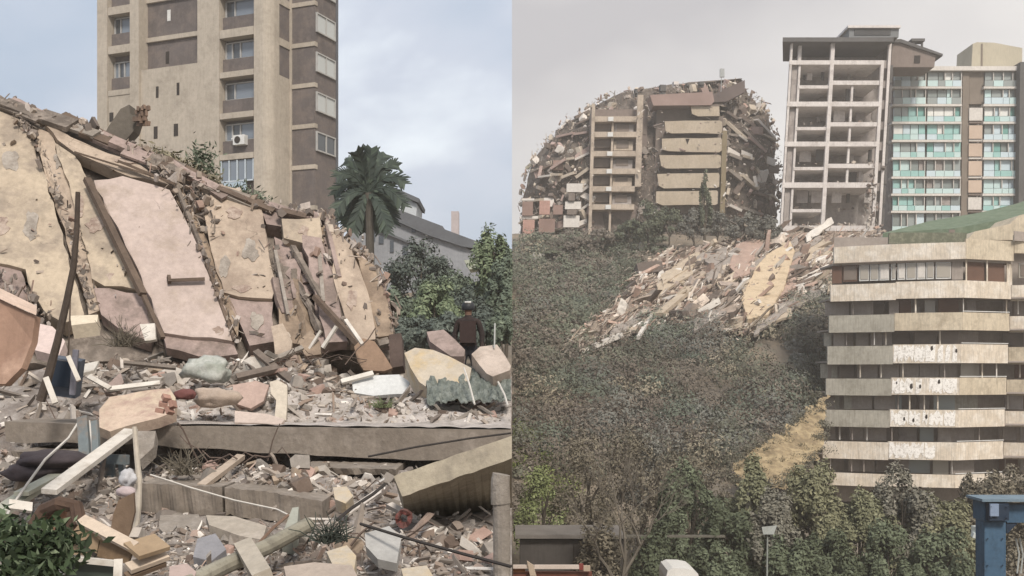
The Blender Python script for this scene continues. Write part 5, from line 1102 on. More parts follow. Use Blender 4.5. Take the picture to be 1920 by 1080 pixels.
slabm = mat('slab_concrete', '#8a7e70', '#7d7164', c3='#978b7e', amt3=.08, scale=.9, bscale=14, bump=.45, streak=.3)
pal_c = mat('pale_slab_concrete', '#a99d8c', '#9a8e7e', c3='#b5a898', amt3=.08, scale=1.2, bscale=16, bump=.45, streak=.15)
strip_slab('floor_slab', [(8, 790), (150, 796), (400, 799), (959.6, 806)], [(8, 828), (150, 832), (300, 836), (480, 848), (640, 858), (959.6, 868)], 12.4, 14.6, slabm, 'long thick concrete floor slab crossing the left rubble with a straight front edge', seed=1)
strip_slab('broken_slab', [(262, 906), (330, 909), (416, 913)], [(262, 962), (330, 964), (412, 968)], 10.5, 12.0, slabm, 'left half of the cracked lower slab, ending beside the white pole', seed=2)
strip_slab('broken_slab', [(421, 914), (500, 922), (604, 940)], [(417, 968), (500, 976), (580, 990)], 10.46, 12.0, slabm, 'right half of the cracked lower slab, tapering into the rubble', seed=3)
# tilted slab at lower right
q = lambda x, y, d: P(x, y, d)
ft0, ft1, fb0, fb1 = q(738, 893, 9.3), q(959.6, 817, 9.5), q(754, 931, 9.25), q(959.6, 860, 9.4); kb0, kb1 = q(764, 986, 11.2), q(959.6, 985, 11.6)
mb = MB(); n_ = 14; vs = []; r = random.Random(8)
for i in range(n_ + 1):
    t = i / n_; a = ft0.lerp(ft1, t); b = fb0.lerp(fb1, t); c = kb0.lerp(kb1, t); nrm = Vector((0, .35, .9)) * .26
    for v, kk in ((a, 1), (b, 7)): v += Vector((0, .015 * mnoise.noise((i * .5, kk, 0)), .012 * mnoise.noise((i * .6, kk, 4))))
    vs += [a, b, c, c + nrm]
fs = []
for i in range(n_):
    for k in range(4): fs.append((i * 4 + k, i * 4 + (k + 1) % 4, i * 4 + 4 + (k + 1) % 4, i * 4 + 4 + k))
fs += [(0, 3, 2, 1), tuple(n_ * 4 + k for k in range(4))]
solo('tilted_slab', MB().add(vs, fs), mat('tilted_slab_concrete', '#a69a82', '#978b75', c3='#8a7f6c', amt3=.1, scale=1.3, bscale=14, bump=.45, streak=.2), 'thick pale slab tilted up at the lower right with a dark hollow beneath it', 'slab')
# round concrete post
pst = thing('concrete_post', P(940, 1085, 8.2), 'round grey concrete post with a wider head standing at the lower right edge', 'post')
part('shaft', MB().tube([P(941, 1100, 8.2), P(941, 1020, 8.2), P(940, 940, 8.2)], .068, 14), conc, pst); part('head', MB().tube([P(939, 944, 8.2), P(938, 930, 8.2), P(938, 900, 8.2), P(940, 889, 8.2)], .078, 14, .07), conc, pst)
mb = MB(); c0 = P(757, 972, 8.9)
ring = lambda r_, k, y: c0 + Vector((r_ * math.cos(k * .5236), y + .02 * math.sin(k * 2), r_ * 1.1 * math.sin(k * .5236)))
vs = [ring(rr_, k, y) for (rr_, y) in ((.07, -.04), (.035, -.03), (.03, .06), (.07, .06)) for k in range(12)]
fs = [(j * 12 + k, j * 12 + (k + 1) % 12, ((j + 1) % 4) * 12 + (k + 1) % 12, ((j + 1) % 4) * 12 + k) for j in range(4) for k in range(12)]
solo('red_ring', MB().add(vs, fs), mat('red_plastic', '#94483f', '#6f3a33', c3='#5b3a34', amt3=.2, scale=9, rough=.5, bump=.1), 'red plastic ring lying against the broken end of the tilted slab', 'ring')

# blocks beside the person
def block(name, pts, d0, d1, m, label, cat='rubble', sl=(0, 0, .12), seed=0):
    """chunk whose visible face is the outline pts between depths d0 (bottom rows) and d1 (top rows)"""
    ys_ = [y for x, y in pts]; lo, hi = max(ys_), min(ys_); mb = MB(); w_ = [P(x, y, d0 + (d1 - d0) * (lo - y) / (lo - hi)) for x, y in pts]
    rp = rough_poly(w_, .22, .012, seed); n_ = newell(rp); c_ = sum(rp, Vector()) / len(rp)
    if n_.dot(c_) < 0: n_ = -n_
    mb.prism(rp, n_ * sl[2]); return solo(name, mb, m, label, cat)
yc = mat('cream_block_face', '#b9ab95', '#a89b88', c3='#b79f76', amt3=.12, scale=1.2, bscale=12, bump=.45)
block('masonry_block', [(758, 662), (778, 652), (812, 656), (842, 668), (884, 690), (880, 712), (858, 722), (800, 726), (786, 716), (770, 690)], 14.1, 14.7, yc, 'big cream masonry block lying on the slab left of the peach block', sl=(0, 0, .4))
block('masonry_block', [(884, 664), (900, 650), (932, 646), (958, 686), (956, 694), (924, 706), (912, 700)], 14.0, 14.5, mat('peach_block_face', '#bcaa9b', '#aa998a', c3='#998879', amt3=.12, scale=1.2, bscale=12, bump=.35), 'peach topped block at the right end of the slab beside the cream block', sl=(0, 0, .4))
block('leaning_slab', [(800, 622), (832, 618), (872, 656), (870, 668), (846, 668), (806, 640)], 15.2, 15.8, mortar, 'mauve grey slab leaning behind the cream masonry block', sl=(0, 0, .15))
block('white_sheet', [(660, 712), (700, 704), (748, 702), (768, 716), (764, 738), (700, 742), (662, 736)], 14.6, 14.9, mat('white_dusty_panel', '#c6c8c6', '#b6b8b7', scale=1.5, bump=.15), 'flat whitish panel lying on the slab left of the cream masonry block', 'sheet', (0, 0, .06))
block('wood_panel', [(664, 650), (680, 634), (702, 640), (736, 690), (720, 696), (682, 694), (670, 676)], 15.4, 15.8, mat('brown_plywood', '#98795f', '#80644e', scale=1.5, bscale=9, bump=.2, streak=.35), 'warm brown plywood panel at the right foot of the leaning wall', 'panel', (0, 0, .05))
block('dark_crate', [(729, 628), (752, 624), (756, 686), (732, 690)], 15.6, 15.8, mat('dark_brown_box', '#5b4a42', '#4c3e37', scale=3), 'dark brown upright box right of the plywood panel', 'box', (0, 0, .3))
mb = MB(); nx_, ny_ = 60, 30; vs = []
for j in range(ny_ + 1):
    for i in range(nx_ + 1):
        px = 800 + 158 * i / nx_; py = 690 + 64 * j / ny_ ; p = P(px, py, 14.6 - 1.0 * j / ny_); p += Vector((0, .1 * mnoise.noise((px * .035, py * .05, 1)), .07 * mnoise.noise((px * .06, py * .08, 4)) + .05 * mnoise.noise((px * .13, py * .2, 6)) + .025 * mnoise.noise((px * .4, py * .5, 8)))); vs.append(p)
fs = [(j * (nx_ + 1) + i, j * (nx_ + 1) + i + 1, (j + 1) * (nx_ + 1) + i + 1, (j + 1) * (nx_ + 1) + i) for j in range(ny_) for i in range(nx_)]
o = solo('netting', MB().add(vs, fs), mat('green_grey_netting', '#687068', '#575f58', c3='#7d837b', amt3=.14, scale=3, bscale=22, bump=.7), 'crumpled green grey netting draped over the slab below the cream and peach blocks', 'netting', fixn=False); sm = o.modifiers.new('thick', 'SOLIDIFY'); sm.thickness = .015
solo('thin_rod', MB().tube([P(927, 652, 14.4), P(928, 606, 14.4)], .012, 5), mat('pale_rod', '#aeb0ab'), 'thin pale rod standing upright behind the peach block', 'rod')

# pale plaster dust lying on the long slab, thinner slabs crushed under it
dv = []; dq = []; dpx = list(range(332, 957, 8)) + [958]; dds = [12.43, 12.6, 12.9, 13.2, 13.4, 13.55, 13.7, 13.9, 14.1, 14.4]
for d_ in dds:
    for px in dpx: x_ = (px - 960) / F * d_; dv.append((x_, d_, (max(-.645, rz(px, d_) + .004) if d_ > 13.3 else (HOR - interp([(150, 796), (400, 799), (960, 806)], px)) / F * 12.4 + .012) + .03 * abs(mnoise.noise((x_ * 3, d_ * 3, 1)))))
dq = [(j * len(dpx) + i, j * len(dpx) + i + 1, (j + 1) * len(dpx) + i + 1, (j + 1) * len(dpx) + i) for j in range(len(dds) - 1) for i in range(len(dpx) - 1)]
o = solo('plaster_dust', MB().add(dv, dq), mat('pale_plaster_dust', '#c2b8b0', '#aaa097', c3='#938a81', amt3=.1, scale=2.5, bscale=24, bump=.9), kind='structure', fixn=False)
strip_slab('thin_slab', [(560, 876), (650, 878), (742, 880)], [(560, 888), (650, 890), (742, 892)], 11.7, 12.9, slabm, 'thin crushed slab layer in the dark gap under the long slab, right of centre', seed=6)
strip_slab('thin_slab', [(20, 846), (80, 850), (146, 846)], [(20, 856), (80, 860), (146, 856)], 11.9, 12.9, slabm, 'thin crushed slab layer in the gap under the left end of the long slab', seed=7)
# left group
shm = mat('brown_sheet', '#a88169', '#94705a', c3='#b79279', amt3=.06, scale=.9, bscale=7, bump=.15, streak=.35)
ob = thing('cardboard_box', P(20, 705, 9.0), 'big orange brown box with a lit top edge at the left border', 'box')
mb = MB(); plate(mb, [P(x, y, d_) for x, y, d_ in [(-60, 520, 9.2), (0, 562, 9.0), (66, 592, 8.9), (60, 640, 8.9), (40, 690, 8.8), (10, 720, 8.8), (-60, 720, 8.9)]], .07, .6, .008, 4); part('side', mb, shm, ob)
mb = MB(); mb.prism([P(-60, 504, 9.3), P(0, 545, 9.25), (P(68, 578, 9.2)), P(67.5, 591, 8.86), P(0, 560.5, 8.96), P(-60, 518.5, 9.16)], (0, .01, .02)); part('top_flap', mb, mat('lit_cardboard_edge', '#cdb19c', '#bda18c', scale=2), ob)  # upper edge painted paler than the side, as if catching the light
def pole(name, pts, d, r0, r1, m, label, cat='pole', dd=None):
    return solo(name, MB().tube([P(x, y, d if dd is None else z_) for (x, y), z_ in zip(pts, dd or pts)], r0, 7, r1), m, label, cat)
pole('wooden_post', [(146, 360), (144, 430), (138, 500), (124, 570), (108, 640), (92, 700), (76, 752)], 11.8, .026, .052, mat('dark_timber', '#54473d', '#443930', scale=4, bscale=22, streak=.5), 'dark bent wooden post standing in front of the leaning wall', 'post')
solo('thin_cable', MB().tube([P(132, 548, 12.2), P(131, 600, 12.2), P(128, 668, 12.2)], .01, 5), wood, 'thin dark cable hanging beside the bent wooden post', 'cable')
apl = thing('broken_appliance', P(122, 740, 12.2), 'dark blue broken appliance with a glossy front beside the bent post', 'appliance')
part('case', MB().obox(P(122, 706, 12.5), (.34, .3, .44), (.1, .15, .2)), mat('blue_grey_case', '#586170', '#4b5461', scale=3), apl); part('front', MB().obox(P(112, 700, 12.25), (.24, .03, .3), (.1, .15, .2)), glass('dark_blue_gloss', '#1d2c3e', .2), apl); part('side_panel', MB().obox(P(139, 698, 12.25), (.06, .05, .52), (.1, .1, .15)), mat('violet_grey_panel', '#7b7a86', '#6c6b77', scale=3), apl)
wp = mat('white_painted_wood', '#cfc8bc', '#bfb7aa', c3='#a89d8e', amt3=.08, scale=3, bscale=14, bump=.2)
wpg = mat('pale_green_board', '#b3b3a0', '#a2a28f', scale=3, bscale=14, bump=.2)
def board(pts, d0, d1, w_, th, m, label, name='board', cat='board'):
    a, b = pts; return solo(name, MB().beam(P(*a, d0), P(*b, d1), w_, th, (0, -.7, .7)), m, label, cat)
board(((128, 668), (148, 714)), 12.0, 11.9, .05, .03, wp, 'short white batten leaning on the right of the blue appliance')
board(((86, 708), (104, 756)), 11.6, 11.5, .06, .03, wp, 'short white batten just below the blue appliance')
board(((92, 922), (246, 808)), 9.9, 11.6, .15, .05, wp, 'long white plank rising diagonally to the right in front of the slab')
board(((40, 926), (104, 892)), 10.0, 10.8, .14, .04, wpg, 'pale green board lying left of the long white plank')
board(((0, 960), (72, 912)), 9.8, 10.4, .16, .05, wpg, 'pale green board at the left border below the slab')
board(((16, 946), (60, 952)), 9.2, 9.3, .1, .03, wp, 'short whitish board above the leafy plant')
board(((700, 700), (640, 716)), 14.8, 14.7, .08, .04, wp, 'short white board on the rubble right of the pile centre')
board(((378, 912), (452, 856)), 10.6, 11.6, .09, .05, mat('tan_lath', '#b3a08c', '#a3907c', scale=3, bscale=14, bump=.2), 'tan lath lying diagonally above the cracked lower slab')
board(((575, 662), (602, 620)), 15.4, 15.4, .04, .03, wp, 'slim white batten left of the V shaped pair at the wall foot')
board(((605, 652), (631, 612)), 15.3, 15.3, .05, .04, wp, 'slim white batten right of the V shaped pair at the wall foot')
board(((648, 600), (680, 646)), 15.6, 15.2, .05, .04, wp, 'white batten leaning on the wall above the plywood panel')
board(((510, 676), (568, 652)), 15.2, 15.4, .08, .05, conc, 'grey batten lying at the foot of the wall left of the white battens')
board(((166, 706), (206, 728)), 13.0, 12.9, .06, .03, wp, 'white batten end poking out above the peach wall piece')
board(((200, 730), (300, 718)), 13.0, 13.2, .07, .03, wp, 'thin whitish board lying behind the peach wall piece')
board(((444, 708), (520, 690)), 14.4, 14.6, .1, .07, mat('grey_brown_timber', '#77685c', '#665a50', scale=3, bscale=18, streak=.4), 'grey brown timber lying on the pile right of the pale sack')
board(((480, 660), (548, 716)), 15.0, 14.4, .09, .07, MATS['grey_brown_timber'], 'grey brown timber pointing down towards the slab in the pile centre')
board(((232, 680), (330, 690)), 13.6, 13.8, .05, .04, conc_d, 'thin dark bar lying in the pile below the pink wall panel')
pole('white_pole', [(252, 800), (256, 850), (261, 900), (259, 950), (252, 1012)], 10.2, .022, .034, mat('cream_painted_pole', '#c3b8a6', '#b3a896', scale=3, bump=.1), 'slightly bent cream pole standing in front of the slab left of the lower slab')
sf = thing('steel_frame', P(200, 1000, 10.4), 'blue grey steel frame with broken uprights under the slab at the left', 'frame'); stl = mat('blue_grey_steel', '#6f7a7c', '#5f696c', c3='#806f60', amt3=.06, scale=2, bscale=12, bump=.1, rough=.6)
for a, b, w_ in [((155, 782), (160, 862), .11), ((178, 790), (182, 870), .07), ((146, 858), (240, 862), .1), ((206, 866), (208, 968), .1), ((228, 870), (232, 905), .06), ((150, 900), (206, 896), .05)]:
    part('upright' if abs(a[0] - b[0]) < 30 else 'crossbar', MB().beam(P(*a, 11.4), P(*b, 11.2), w_, .05, (0, -1, 0)), stl, sf)
def cable(pts, d, r_, m, label, name='cable'):
    return solo(name, MB().tube([P(x, y, d_) for (x, y), d_ in zip(pts, d)], r_, 5), m, label, 'cable')
cw = mat('white_cable', '#bfb9af'); ck = mat('black_cable', '#3a3532')
cable([(152, 784), (128, 822), (84, 862), (52, 906), (20, 952), (4, 985)], [11.9, 11.3, 10.6, 10.2, 9.6, 9.0], .014, cw, 'white cable drooping from the slab edge down to the left border')
cable([(166, 790), (172, 830), (176, 866)], [12.0, 11.6, 11.4], .02, cw, 'short white cable hanging in front of the steel frame')
cable([(690, 856), (780, 838), (880, 822), (958, 812)], [11.8, 11.9, 12.1, 12.25], .012, ck, 'dark wire running up along the face of the long slab at the right')
cable([(676, 982), (760, 1008), (860, 1036), (958, 1062)], [8.6, 8.2, 7.9, 7.6], .013, ck, 'dark cable running to the lower right corner below the tilted slab')
cable([(632, 975), (660, 952), (700, 926), (722, 908)], [9.2, 9.5, 9.9, 10.2], .016, ck, 'dark reinforcing bar sticking up left of the tilted slab', 'reinforcing_bar')
cable([(282, 890), (360, 915), (440, 938), (520, 955), (560, 975)], [10.3, 10.2, 10.2, 10.1, 9.9], .009, cw, 'thin pale wire lying across the face of the cracked lower slab')
cable([(484, 1020), (512, 990), (540, 966)], [8.5, 8.8, 9.1], .014, mat('rust_bar', '#7c5f4c'), 'rusty bar rising from the rubble left of the grey cone', 'reinforcing_bar')
cable([(870, 690), (880, 720), (890, 758)], [13.9, 13.6, 13.2], .012, cw, 'pale wire trailing over the netting near its middle')
cable([(934, 716), (946, 740), (952, 760)], [13.8, 13.5, 13.2], .012, cw, 'pale wire trailing over the netting at its right end')

# peach wall piece, sack, tiles
pw = thing('wall_piece', P(260, 806, 12.1), 'tilted peach and yellow plastered wall piece resting on the slab edge', 'wall piece')
mb = MB(); plate(mb, [P(x, y, 12.0 + (808 - y) * .009) for x, y in [(184, 800), (186, 768), (206, 744), (262, 734), (318, 728), (329, 745), (327, 772), (296, 784), (206, 809)]], .14, .16, .014, 6); part('plaster_face', mb, mat('peach_piece', '#c0a591', '#bba78a', c3='#a8897a', amt3=.1, scale=1.6, bscale=12, bump=.3), pw)
for k in range(5): part('broken_brick', MB().obox(P(300 + 6 * k, 770 - (k % 3) * 12, 11.95), (.09, .08, .05), (.3 * k, .2, .1 + .3 * k)), mat('pink_brick', '#b0826f', '#9d7160', scale=4, bscale=20, bump=.4), pw)
def blob(name, c, rad, m, label, cat, seed, amp=.25, parent=None, freq=1.6):
    bm = bmesh.new(); bmesh.ops.create_icosphere(bm, subdivisions=3, radius=1)
    for v in bm.verts:
        k = 1 + amp * mnoise.noise(v.co * freq + Vector((seed, seed * 2, 0))) + amp * .4 * mnoise.noise(v.co * freq * 3 + Vector((0, seed, 1))); v.co = Vector((v.co.x * rad[0] * k, v.co.y * rad[1] * k, max(-.75, v.co.z) * rad[2] * k))
    me = bpy.data.meshes.new(name); bm.to_mesh(me); bm.free(); me.materials.append(m); o = bpy.data.objects.new(name, me); C.objects.link(o); o.location = c
    if parent: o.parent = parent; o.location = Vector(c) - wloc(parent)
    for p_ in me.polygons: p_.use_smooth = True
    return tag(o, label, cat)
blob('sack', P(392, 694, 13.9), (.31, .24, .17), mat('pale_sack_cloth', '#b3b5ac', '#9fa198', c3='#8f9488', amt3=.14, scale=3, bscale=18, bump=.5), 'pale greenish white crumpled sack on the pile below the pink wall panel', 'sack', 3, .55, None, 1.3)
blob('sack', P(405, 746, 13.1), (.28, .2, .13), mat('tan_sack_cloth', '#b5a08d', '#a38f7d', scale=3, bscale=18, bump=.5), 'flat tan sack lying just below the pale crumpled sack', 'sack', 5, .5, None, 1.4)
blob('red_cloth', P(346, 740, 12.9), (.13, .1, .07), mat('dark_red_cloth', '#7d4843', '#683b37', scale=5), 'small dark red cloth bundle between the peach wall piece and the tan sack', 'cloth', 8)
block('floor_tile', [(436, 722), (480, 714), (504, 722), (494, 752), (470, 766), (440, 756)], 13.5, 13.8, mat('terracotta_tile', '#b5988a', '#a5897b', scale=2), 'peach terracotta slab piece right of the pale sack', sl=(0, 0, .05))
block('plaster_piece', [(506, 716), (520, 712), (538, 722), (536, 788), (514, 792), (518, 750), (508, 738)], 13.2, 13.6, mat('cream_piece', '#c3b6a2', '#b4a793', scale=2), 'narrow cream plaster piece standing right of the terracotta piece', sl=(0, 0, .05))
block('plaster_piece', [(440, 770), (500, 776), (534, 786), (526, 796), (440, 792)], 12.6, 12.9, mat('peach_flake', '#bfab9d', '#b09d8f', scale=2), 'flat peach flake lying on the slab edge below the terracotta piece', sl=(0, 0, .04))
block('plaster_piece', [(560, 640), (582, 618), (600, 640), (602, 664), (572, 668)], 15.3, 15.6, tanb, 'tan plaster piece leaning at the foot of the wall between battens', sl=(0, 0, .08))
block('plaster_piece', [(508, 612), (530, 606), (548, 640), (544, 668), (516, 664)], 15.3, 15.7, ypk, 'peach plaster piece leaning at the wall foot left of the tan one', sl=(0, 0, .08))
block('plaster_piece', [(70, 606), (98, 612), (122, 640), (110, 668), (64, 656), (58, 626)], 13.6, 14.2, mat('pinkish_white_piece', '#cdb6ad', '#bda69d', scale=1.5), 'pinkish white slab piece behind the bent post beside the brown box', sl=(0, 0, .15))
block('plaster_piece', [(132, 592), (184, 590), (182, 604), (134, 610)], 14.2, 14.5, mat('bright_cream_piece', '#d2c2a6', '#c4b499', scale=1.5), 'bright cream slab edge just right of the bent post', sl=(0, 0, .2))
block('plaster_piece', [(142, 686), (186, 676), (176, 694), (146, 702)], 13.0, 13.4, wp, 'pale flat board piece right of the blue appliance', sl=(0, 0, .04))
block('plaster_piece', [(200, 722), (226, 698), (232, 716), (214, 740), (196, 736)], 13.0, 13.3, mortar, 'mauve plaster flake just above the peach wall piece', sl=(0, 0, .06))
block('plaster_piece', [(262, 608), (290, 606), (292, 636), (272, 640)], 14.8, 15.0, wp, 'small white panel at the lower left corner of the pink wall panel', sl=(0, 0, .05))
block('concrete_piece', [(256, 808), (292, 808), (288, 838), (262, 862), (256, 846)], 11.6, 12.0, conc, 'grey wedge of concrete wedged under the slab by the cream pole', sl=(0, 0, .15))
block('concrete_piece', [(300, 966), (372, 964), (382, 990), (352, 1016), (316, 1008), (298, 990)], 9.4, 9.9, conc, 'big grey boulder like chunk under the cracked lower slab', sl=(0, 0, .3))
block('concrete_piece', [(386, 966), (440, 968), (500, 986), (492, 1012), (448, 1004), (392, 984)], 9.2, 9.8, pal_c, 'long pale broken slab below the crack of the lower slab', sl=(0, 0, .12))
block('concrete_piece', [(370, 1010), (404, 1000), (424, 1030), (396, 1052), (362, 1044)], 8.4, 8.8, mat('bluish_concrete', '#8b8a8e', '#7b7a7e', scale=2, bscale=14, bump=.4), 'bluish grey chunk in front of the pale broken slab', sl=(0, 0, .22))
block('concrete_piece', [(526, 1010), (548, 952), (560, 950), (556, 1000), (548, 1014)], 8.8, 9.2, mat('greenish_concrete', '#9b9d8f', '#8b8d80', scale=2), 'pale greenish cone shaped piece standing beside the grey pipe', sl=(0, 0, .15))
block('concrete_piece', [(684, 1000), (730, 986), (752, 1010), (744, 1056), (708, 1048), (686, 1024)], 8.2, 8.7, mat('pale_grey_piece', '#a9a7a2', '#989691', scale=2, bscale=14, bump=.3), 'pale grey flat plate below the tilted slab end', sl=(0, 0, .08))
block('concrete_piece', [(612, 1034), (650, 1022), (668, 1042), (664, 1068), (626, 1064)], 7.6, 8.0, yc, 'cream chunk right of the grey pipe at the bottom', sl=(0, 0, .16))
block('concrete_piece', [(532, 1062), (590, 1054), (660, 1060), (676, 1092), (540, 1100)], 7.1, 7.5, mat('warm_grey_piece', '#ad9c8c', '#9d8c7d', scale=2, bscale=14, bump=.3), 'broad warm grey chunk on the bottom edge below the pipe', sl=(0, 0, .25))
block('concrete_piece', [(318, 1062), (350, 1056), (368, 1072), (360, 1095), (316, 1095)], 7.1, 7.4, mat('pink_piece', '#b59c92', '#a48c82', scale=2), 'pinkish chunk at the bottom edge left of the pipe', sl=(0, 0, .2))
block('concrete_piece', [(752, 1066), (800, 1060), (818, 1090), (760, 1095)], 7.1, 7.4, yc, 'cream chunk at the bottom edge under the dark cable', sl=(0, 0, .2))
block('concrete_piece', [(624, 914), (650, 912), (662, 930), (648, 944), (628, 936)], 10.2, 10.4, yc, 'rounded cream chunk on the rubble left of the tilted slab', sl=(0, 0, .15))
solo('pipe', MB().tube([P(352, 1096, 7.2), P(420, 1062, 7.7), (P(500, 1026, 8.2)), P(578, 984, 8.8)], .062, 12), mat('grey_pipe', '#98927f', '#88826f', c3='#6d6759', amt3=.1, scale=3, bscale=14, bump=.15), 'thick grey pipe lying diagonally on the foreground rubble', 'pipe')
solo('timber_block', MB().beam(P(458, 1024, 7.9), P(494, 1084, 7.2), .13, .1, (0, -.7, .7)), mat('pale_timber', '#b7ab98', '#a79b88', scale=3, bscale=16, streak=.3), 'pale squared timber block crossing in front of the pipe', 'timber')
# furniture remains, lower left
tan = mat('tan_wood', '#a58a69', '#927858', scale=3, bscale=12, bump=.15, streak=.3); lt = mat('light_wood_edge', '#c9b49c', '#b9a48c', scale=3, bump=.1); brn = mat('brown_board', '#806750', '#6d5743', scale=2, bscale=12, streak=.35); org = mat('orange_wood', '#a8765a', '#94674c', scale=3, streak=.2)
dr = thing('tipped_box', P(190, 1060, 8.0), 'broken tan wooden drawer box tipped over beside the leafy plant', 'box')
part('end_panel', MB().prism([P(x, y, 8.0) for x, y in [(130, 1004), (152, 978), (186, 1012), (180, 1042), (136, 1040)]], Vector((.01, .04, 0))), tan, dr); part('front_panel', MB().prism([P(188, 1013, 8.0), P(250, 1030, 7.8), P(240, 1058, 7.8), P(182, 1044, 8.0)], Vector((0, .035, 0))), mat('orange_brown_wood', '#8f7150', '#7d6244', scale=3, streak=.3), dr)
part('rim', MB().beam(P(152, 974, 8.05), P(252, 1026, 7.75), .09, .03, (0, -.6, .8)), lt, dr); part('inner_slat', MB().beam(P(132, 1008, 7.95), P(180, 1042, 7.92), .02, .025), dk, dr)
solo('brown_board', MB().prism([P(x, y, 9.2) for x, y in [(222, 938), (250, 924), (252, 960), (240, 1012), (206, 1002), (212, 965)]], Vector((0, .04, 0))), brn, 'upright brown board left of the cream pole foot', 'board')
cbn = thing('wooden_chest', P(115, 1000, 8.6), 'dark brown curved cabinet with an orange inside panel above the drawer', 'cabinet')
part('lid', MB().tube([P(62, 990, 8.7), P(84, 956, 8.7), P(112, 944, 8.6), P(142, 950, 8.6), P(152, 985, 8.5)], .06, 8), mat('dark_brown_wood', '#5f4738', '#4e3a2e', scale=3, streak=.3), cbn); part('inside_panel', MB().prism([P(x, y, 8.75) for x, y in [(88, 962), (126, 958), (122, 984), (106, 998), (84, 996)]], Vector((0, .03, 0))), org, cbn); part('side', MB().prism([P(x, y, 8.55) for x, y in [(126, 960), (150, 958), (152, 1000), (130, 1004), (122, 986)]], Vector((0, .05, 0))), MATS['dark_brown_wood'], cbn)
for a, b, m_, w_, lab in [((246, 1034), (304, 1016), tan, .2, 'tan board lying right of the drawer'), ((240, 1066), (312, 1040), lt, .1, 'pale split board below the tan board'), ((236, 1082), (308, 1054), brn, .07, 'thin brown batten under the pale split board')]:
    solo('split_board', MB().beam(P(*a, 7.7), P(*b, 7.9), w_, .035, (0, -.6, .8)), m_, lab, 'board')
wf = thing('window_frame', P(165, 1095, 7.1), 'white window frame lying at the bottom edge below the drawer', 'window frame')
part('stile', MB().beam(P(118, 1048, 7.2), P(110, 1105, 7.0), .05, .04), wp, wf); part('top_rail', MB().beam(P(122, 1047, 7.2), P(214, 1056, 7.2), .03, .04), wp, wf); part('stile', MB().beam(P(222, 1050, 7.1), P(220, 1105, 7.0), .055, .04), wp, wf); part('pane', MB().prism([P(x, y, 7.25) for x, y in [(122, 1052), (216, 1060), (216, 1105), (116, 1105)]], Vector((0, .01, 0))), glass('green_dark_pane', '#3f4a42', .2), wf)
jug = blob('white_bag', P(240, 898, 10.1), (.075, .06, .085), mat('white_plastic', '#b9b9bb', '#a9a9ac', scale=4, rough=.5), 'small white plastic bag just left of the cream pole', 'bag', 12, .6)
blob('pinkish_bag', P(236, 922, 9.9), (.09, .07, .05), mat('pinkish_plastic', '#b7a5a5', '#a79595', scale=4), 'small pinkish bag below the white plastic bag', 'bag', 14, .2)
for i, (x, y, rx, lab) in enumerate([(100, 862, .34, 'dark folded blanket in the gap under the slab at the left'), (68, 884, .3, 'dark purple grey cloth heap below the folded blanket')]):
    blob('cloth_heap', P(x, y, 11.0), (rx, .3, .1), mat('dark_cloth', '#4f4548', '#41393c', scale=4, bscale=14, bump=.4), lab, 'cloth', 30 + i, .3)
# leafy plant, bottom left
cs = np.concatenate([np.array(P(x, y, d_)) + nrng.normal(size=(150, 3)) * np.array((.09, .12, .07)) for x, y, d_ in [(10, 1040, 6.6), (48, 1020, 6.6), (88, 1010, 6.7), (30, 1075, 6.5), (80, 1066, 6.5), (112, 1030, 6.7), (6, 1000, 6.8), (60, 1085, 6.4), (-30, 1040, 6.6)]])
pl = thing('leafy_plant', P(50, 1100, 6.6), 'dark green leafy plant in the bottom left corner', 'plant'); Vv, Q = leaves(cs, .045, aspect=.5); npmesh('foliage', Vv, Q, leafmat('plant_leaf', '#26331f', '#3f5230', '#7c8c68'), pl, np.array(pl.location))
part('stem', MB().tube([P(40, 1120, 6.6), P(60, 1060, 6.6), P(90, 1012, 6.6)], .008, 5), MATS['tree_bark'], pl); part('stem', MB().tube([P(40, 1120, 6.6), P(28, 1060, 6.6), P(4, 1000, 6.6)], .008, 5), MATS['tree_bark'], pl)
# withered bush and netting scraps in the rubble
def twigs(name, c, n, ln, m, label, cat):
    mb = MB()
    for _ in range(n):
        a = Vector((rng.gauss(0, .6), rng.gauss(0, .5), abs(rng.gauss(.6, .4)))).normalized(); s_ = Vector(c) + Vector((rng.gauss(0, .06), rng.gauss(0, .06), 0)); e = s_ + a * ln * rng.uniform(.4, 1.1); mb.tube([s_, (s_ + e) / 2 + Vector((rng.gauss(0, .03), 0, .03)), e], .007, 3, .003)
    return solo(name, mb, m, label, cat)
twg = mat('dry_twig', '#6f6656', '#5d5547', scale=5, bump=0)
twigs('withered_bush', P(345, 890, 10.9), 80, .34, twg, 'withered twiggy bush on the rubble above the cracked lower slab', 'bush')
twigs('withered_bush', P(230, 650, 14.0), 90, .4, twg, 'tangled dry twigs on the pile left of the pink wall panel', 'bush')
twigs('withered_bush', P(620, 1016, 8.3), 70, .24, mat('dark_green_twig', '#3f463c', '#343a32', bump=0), 'dark green tangle of stems right of the grey pipe', 'bush')
rebar = mat('rusted_rebar', '#6b584c', '#57483f', scale=6, bump=0)
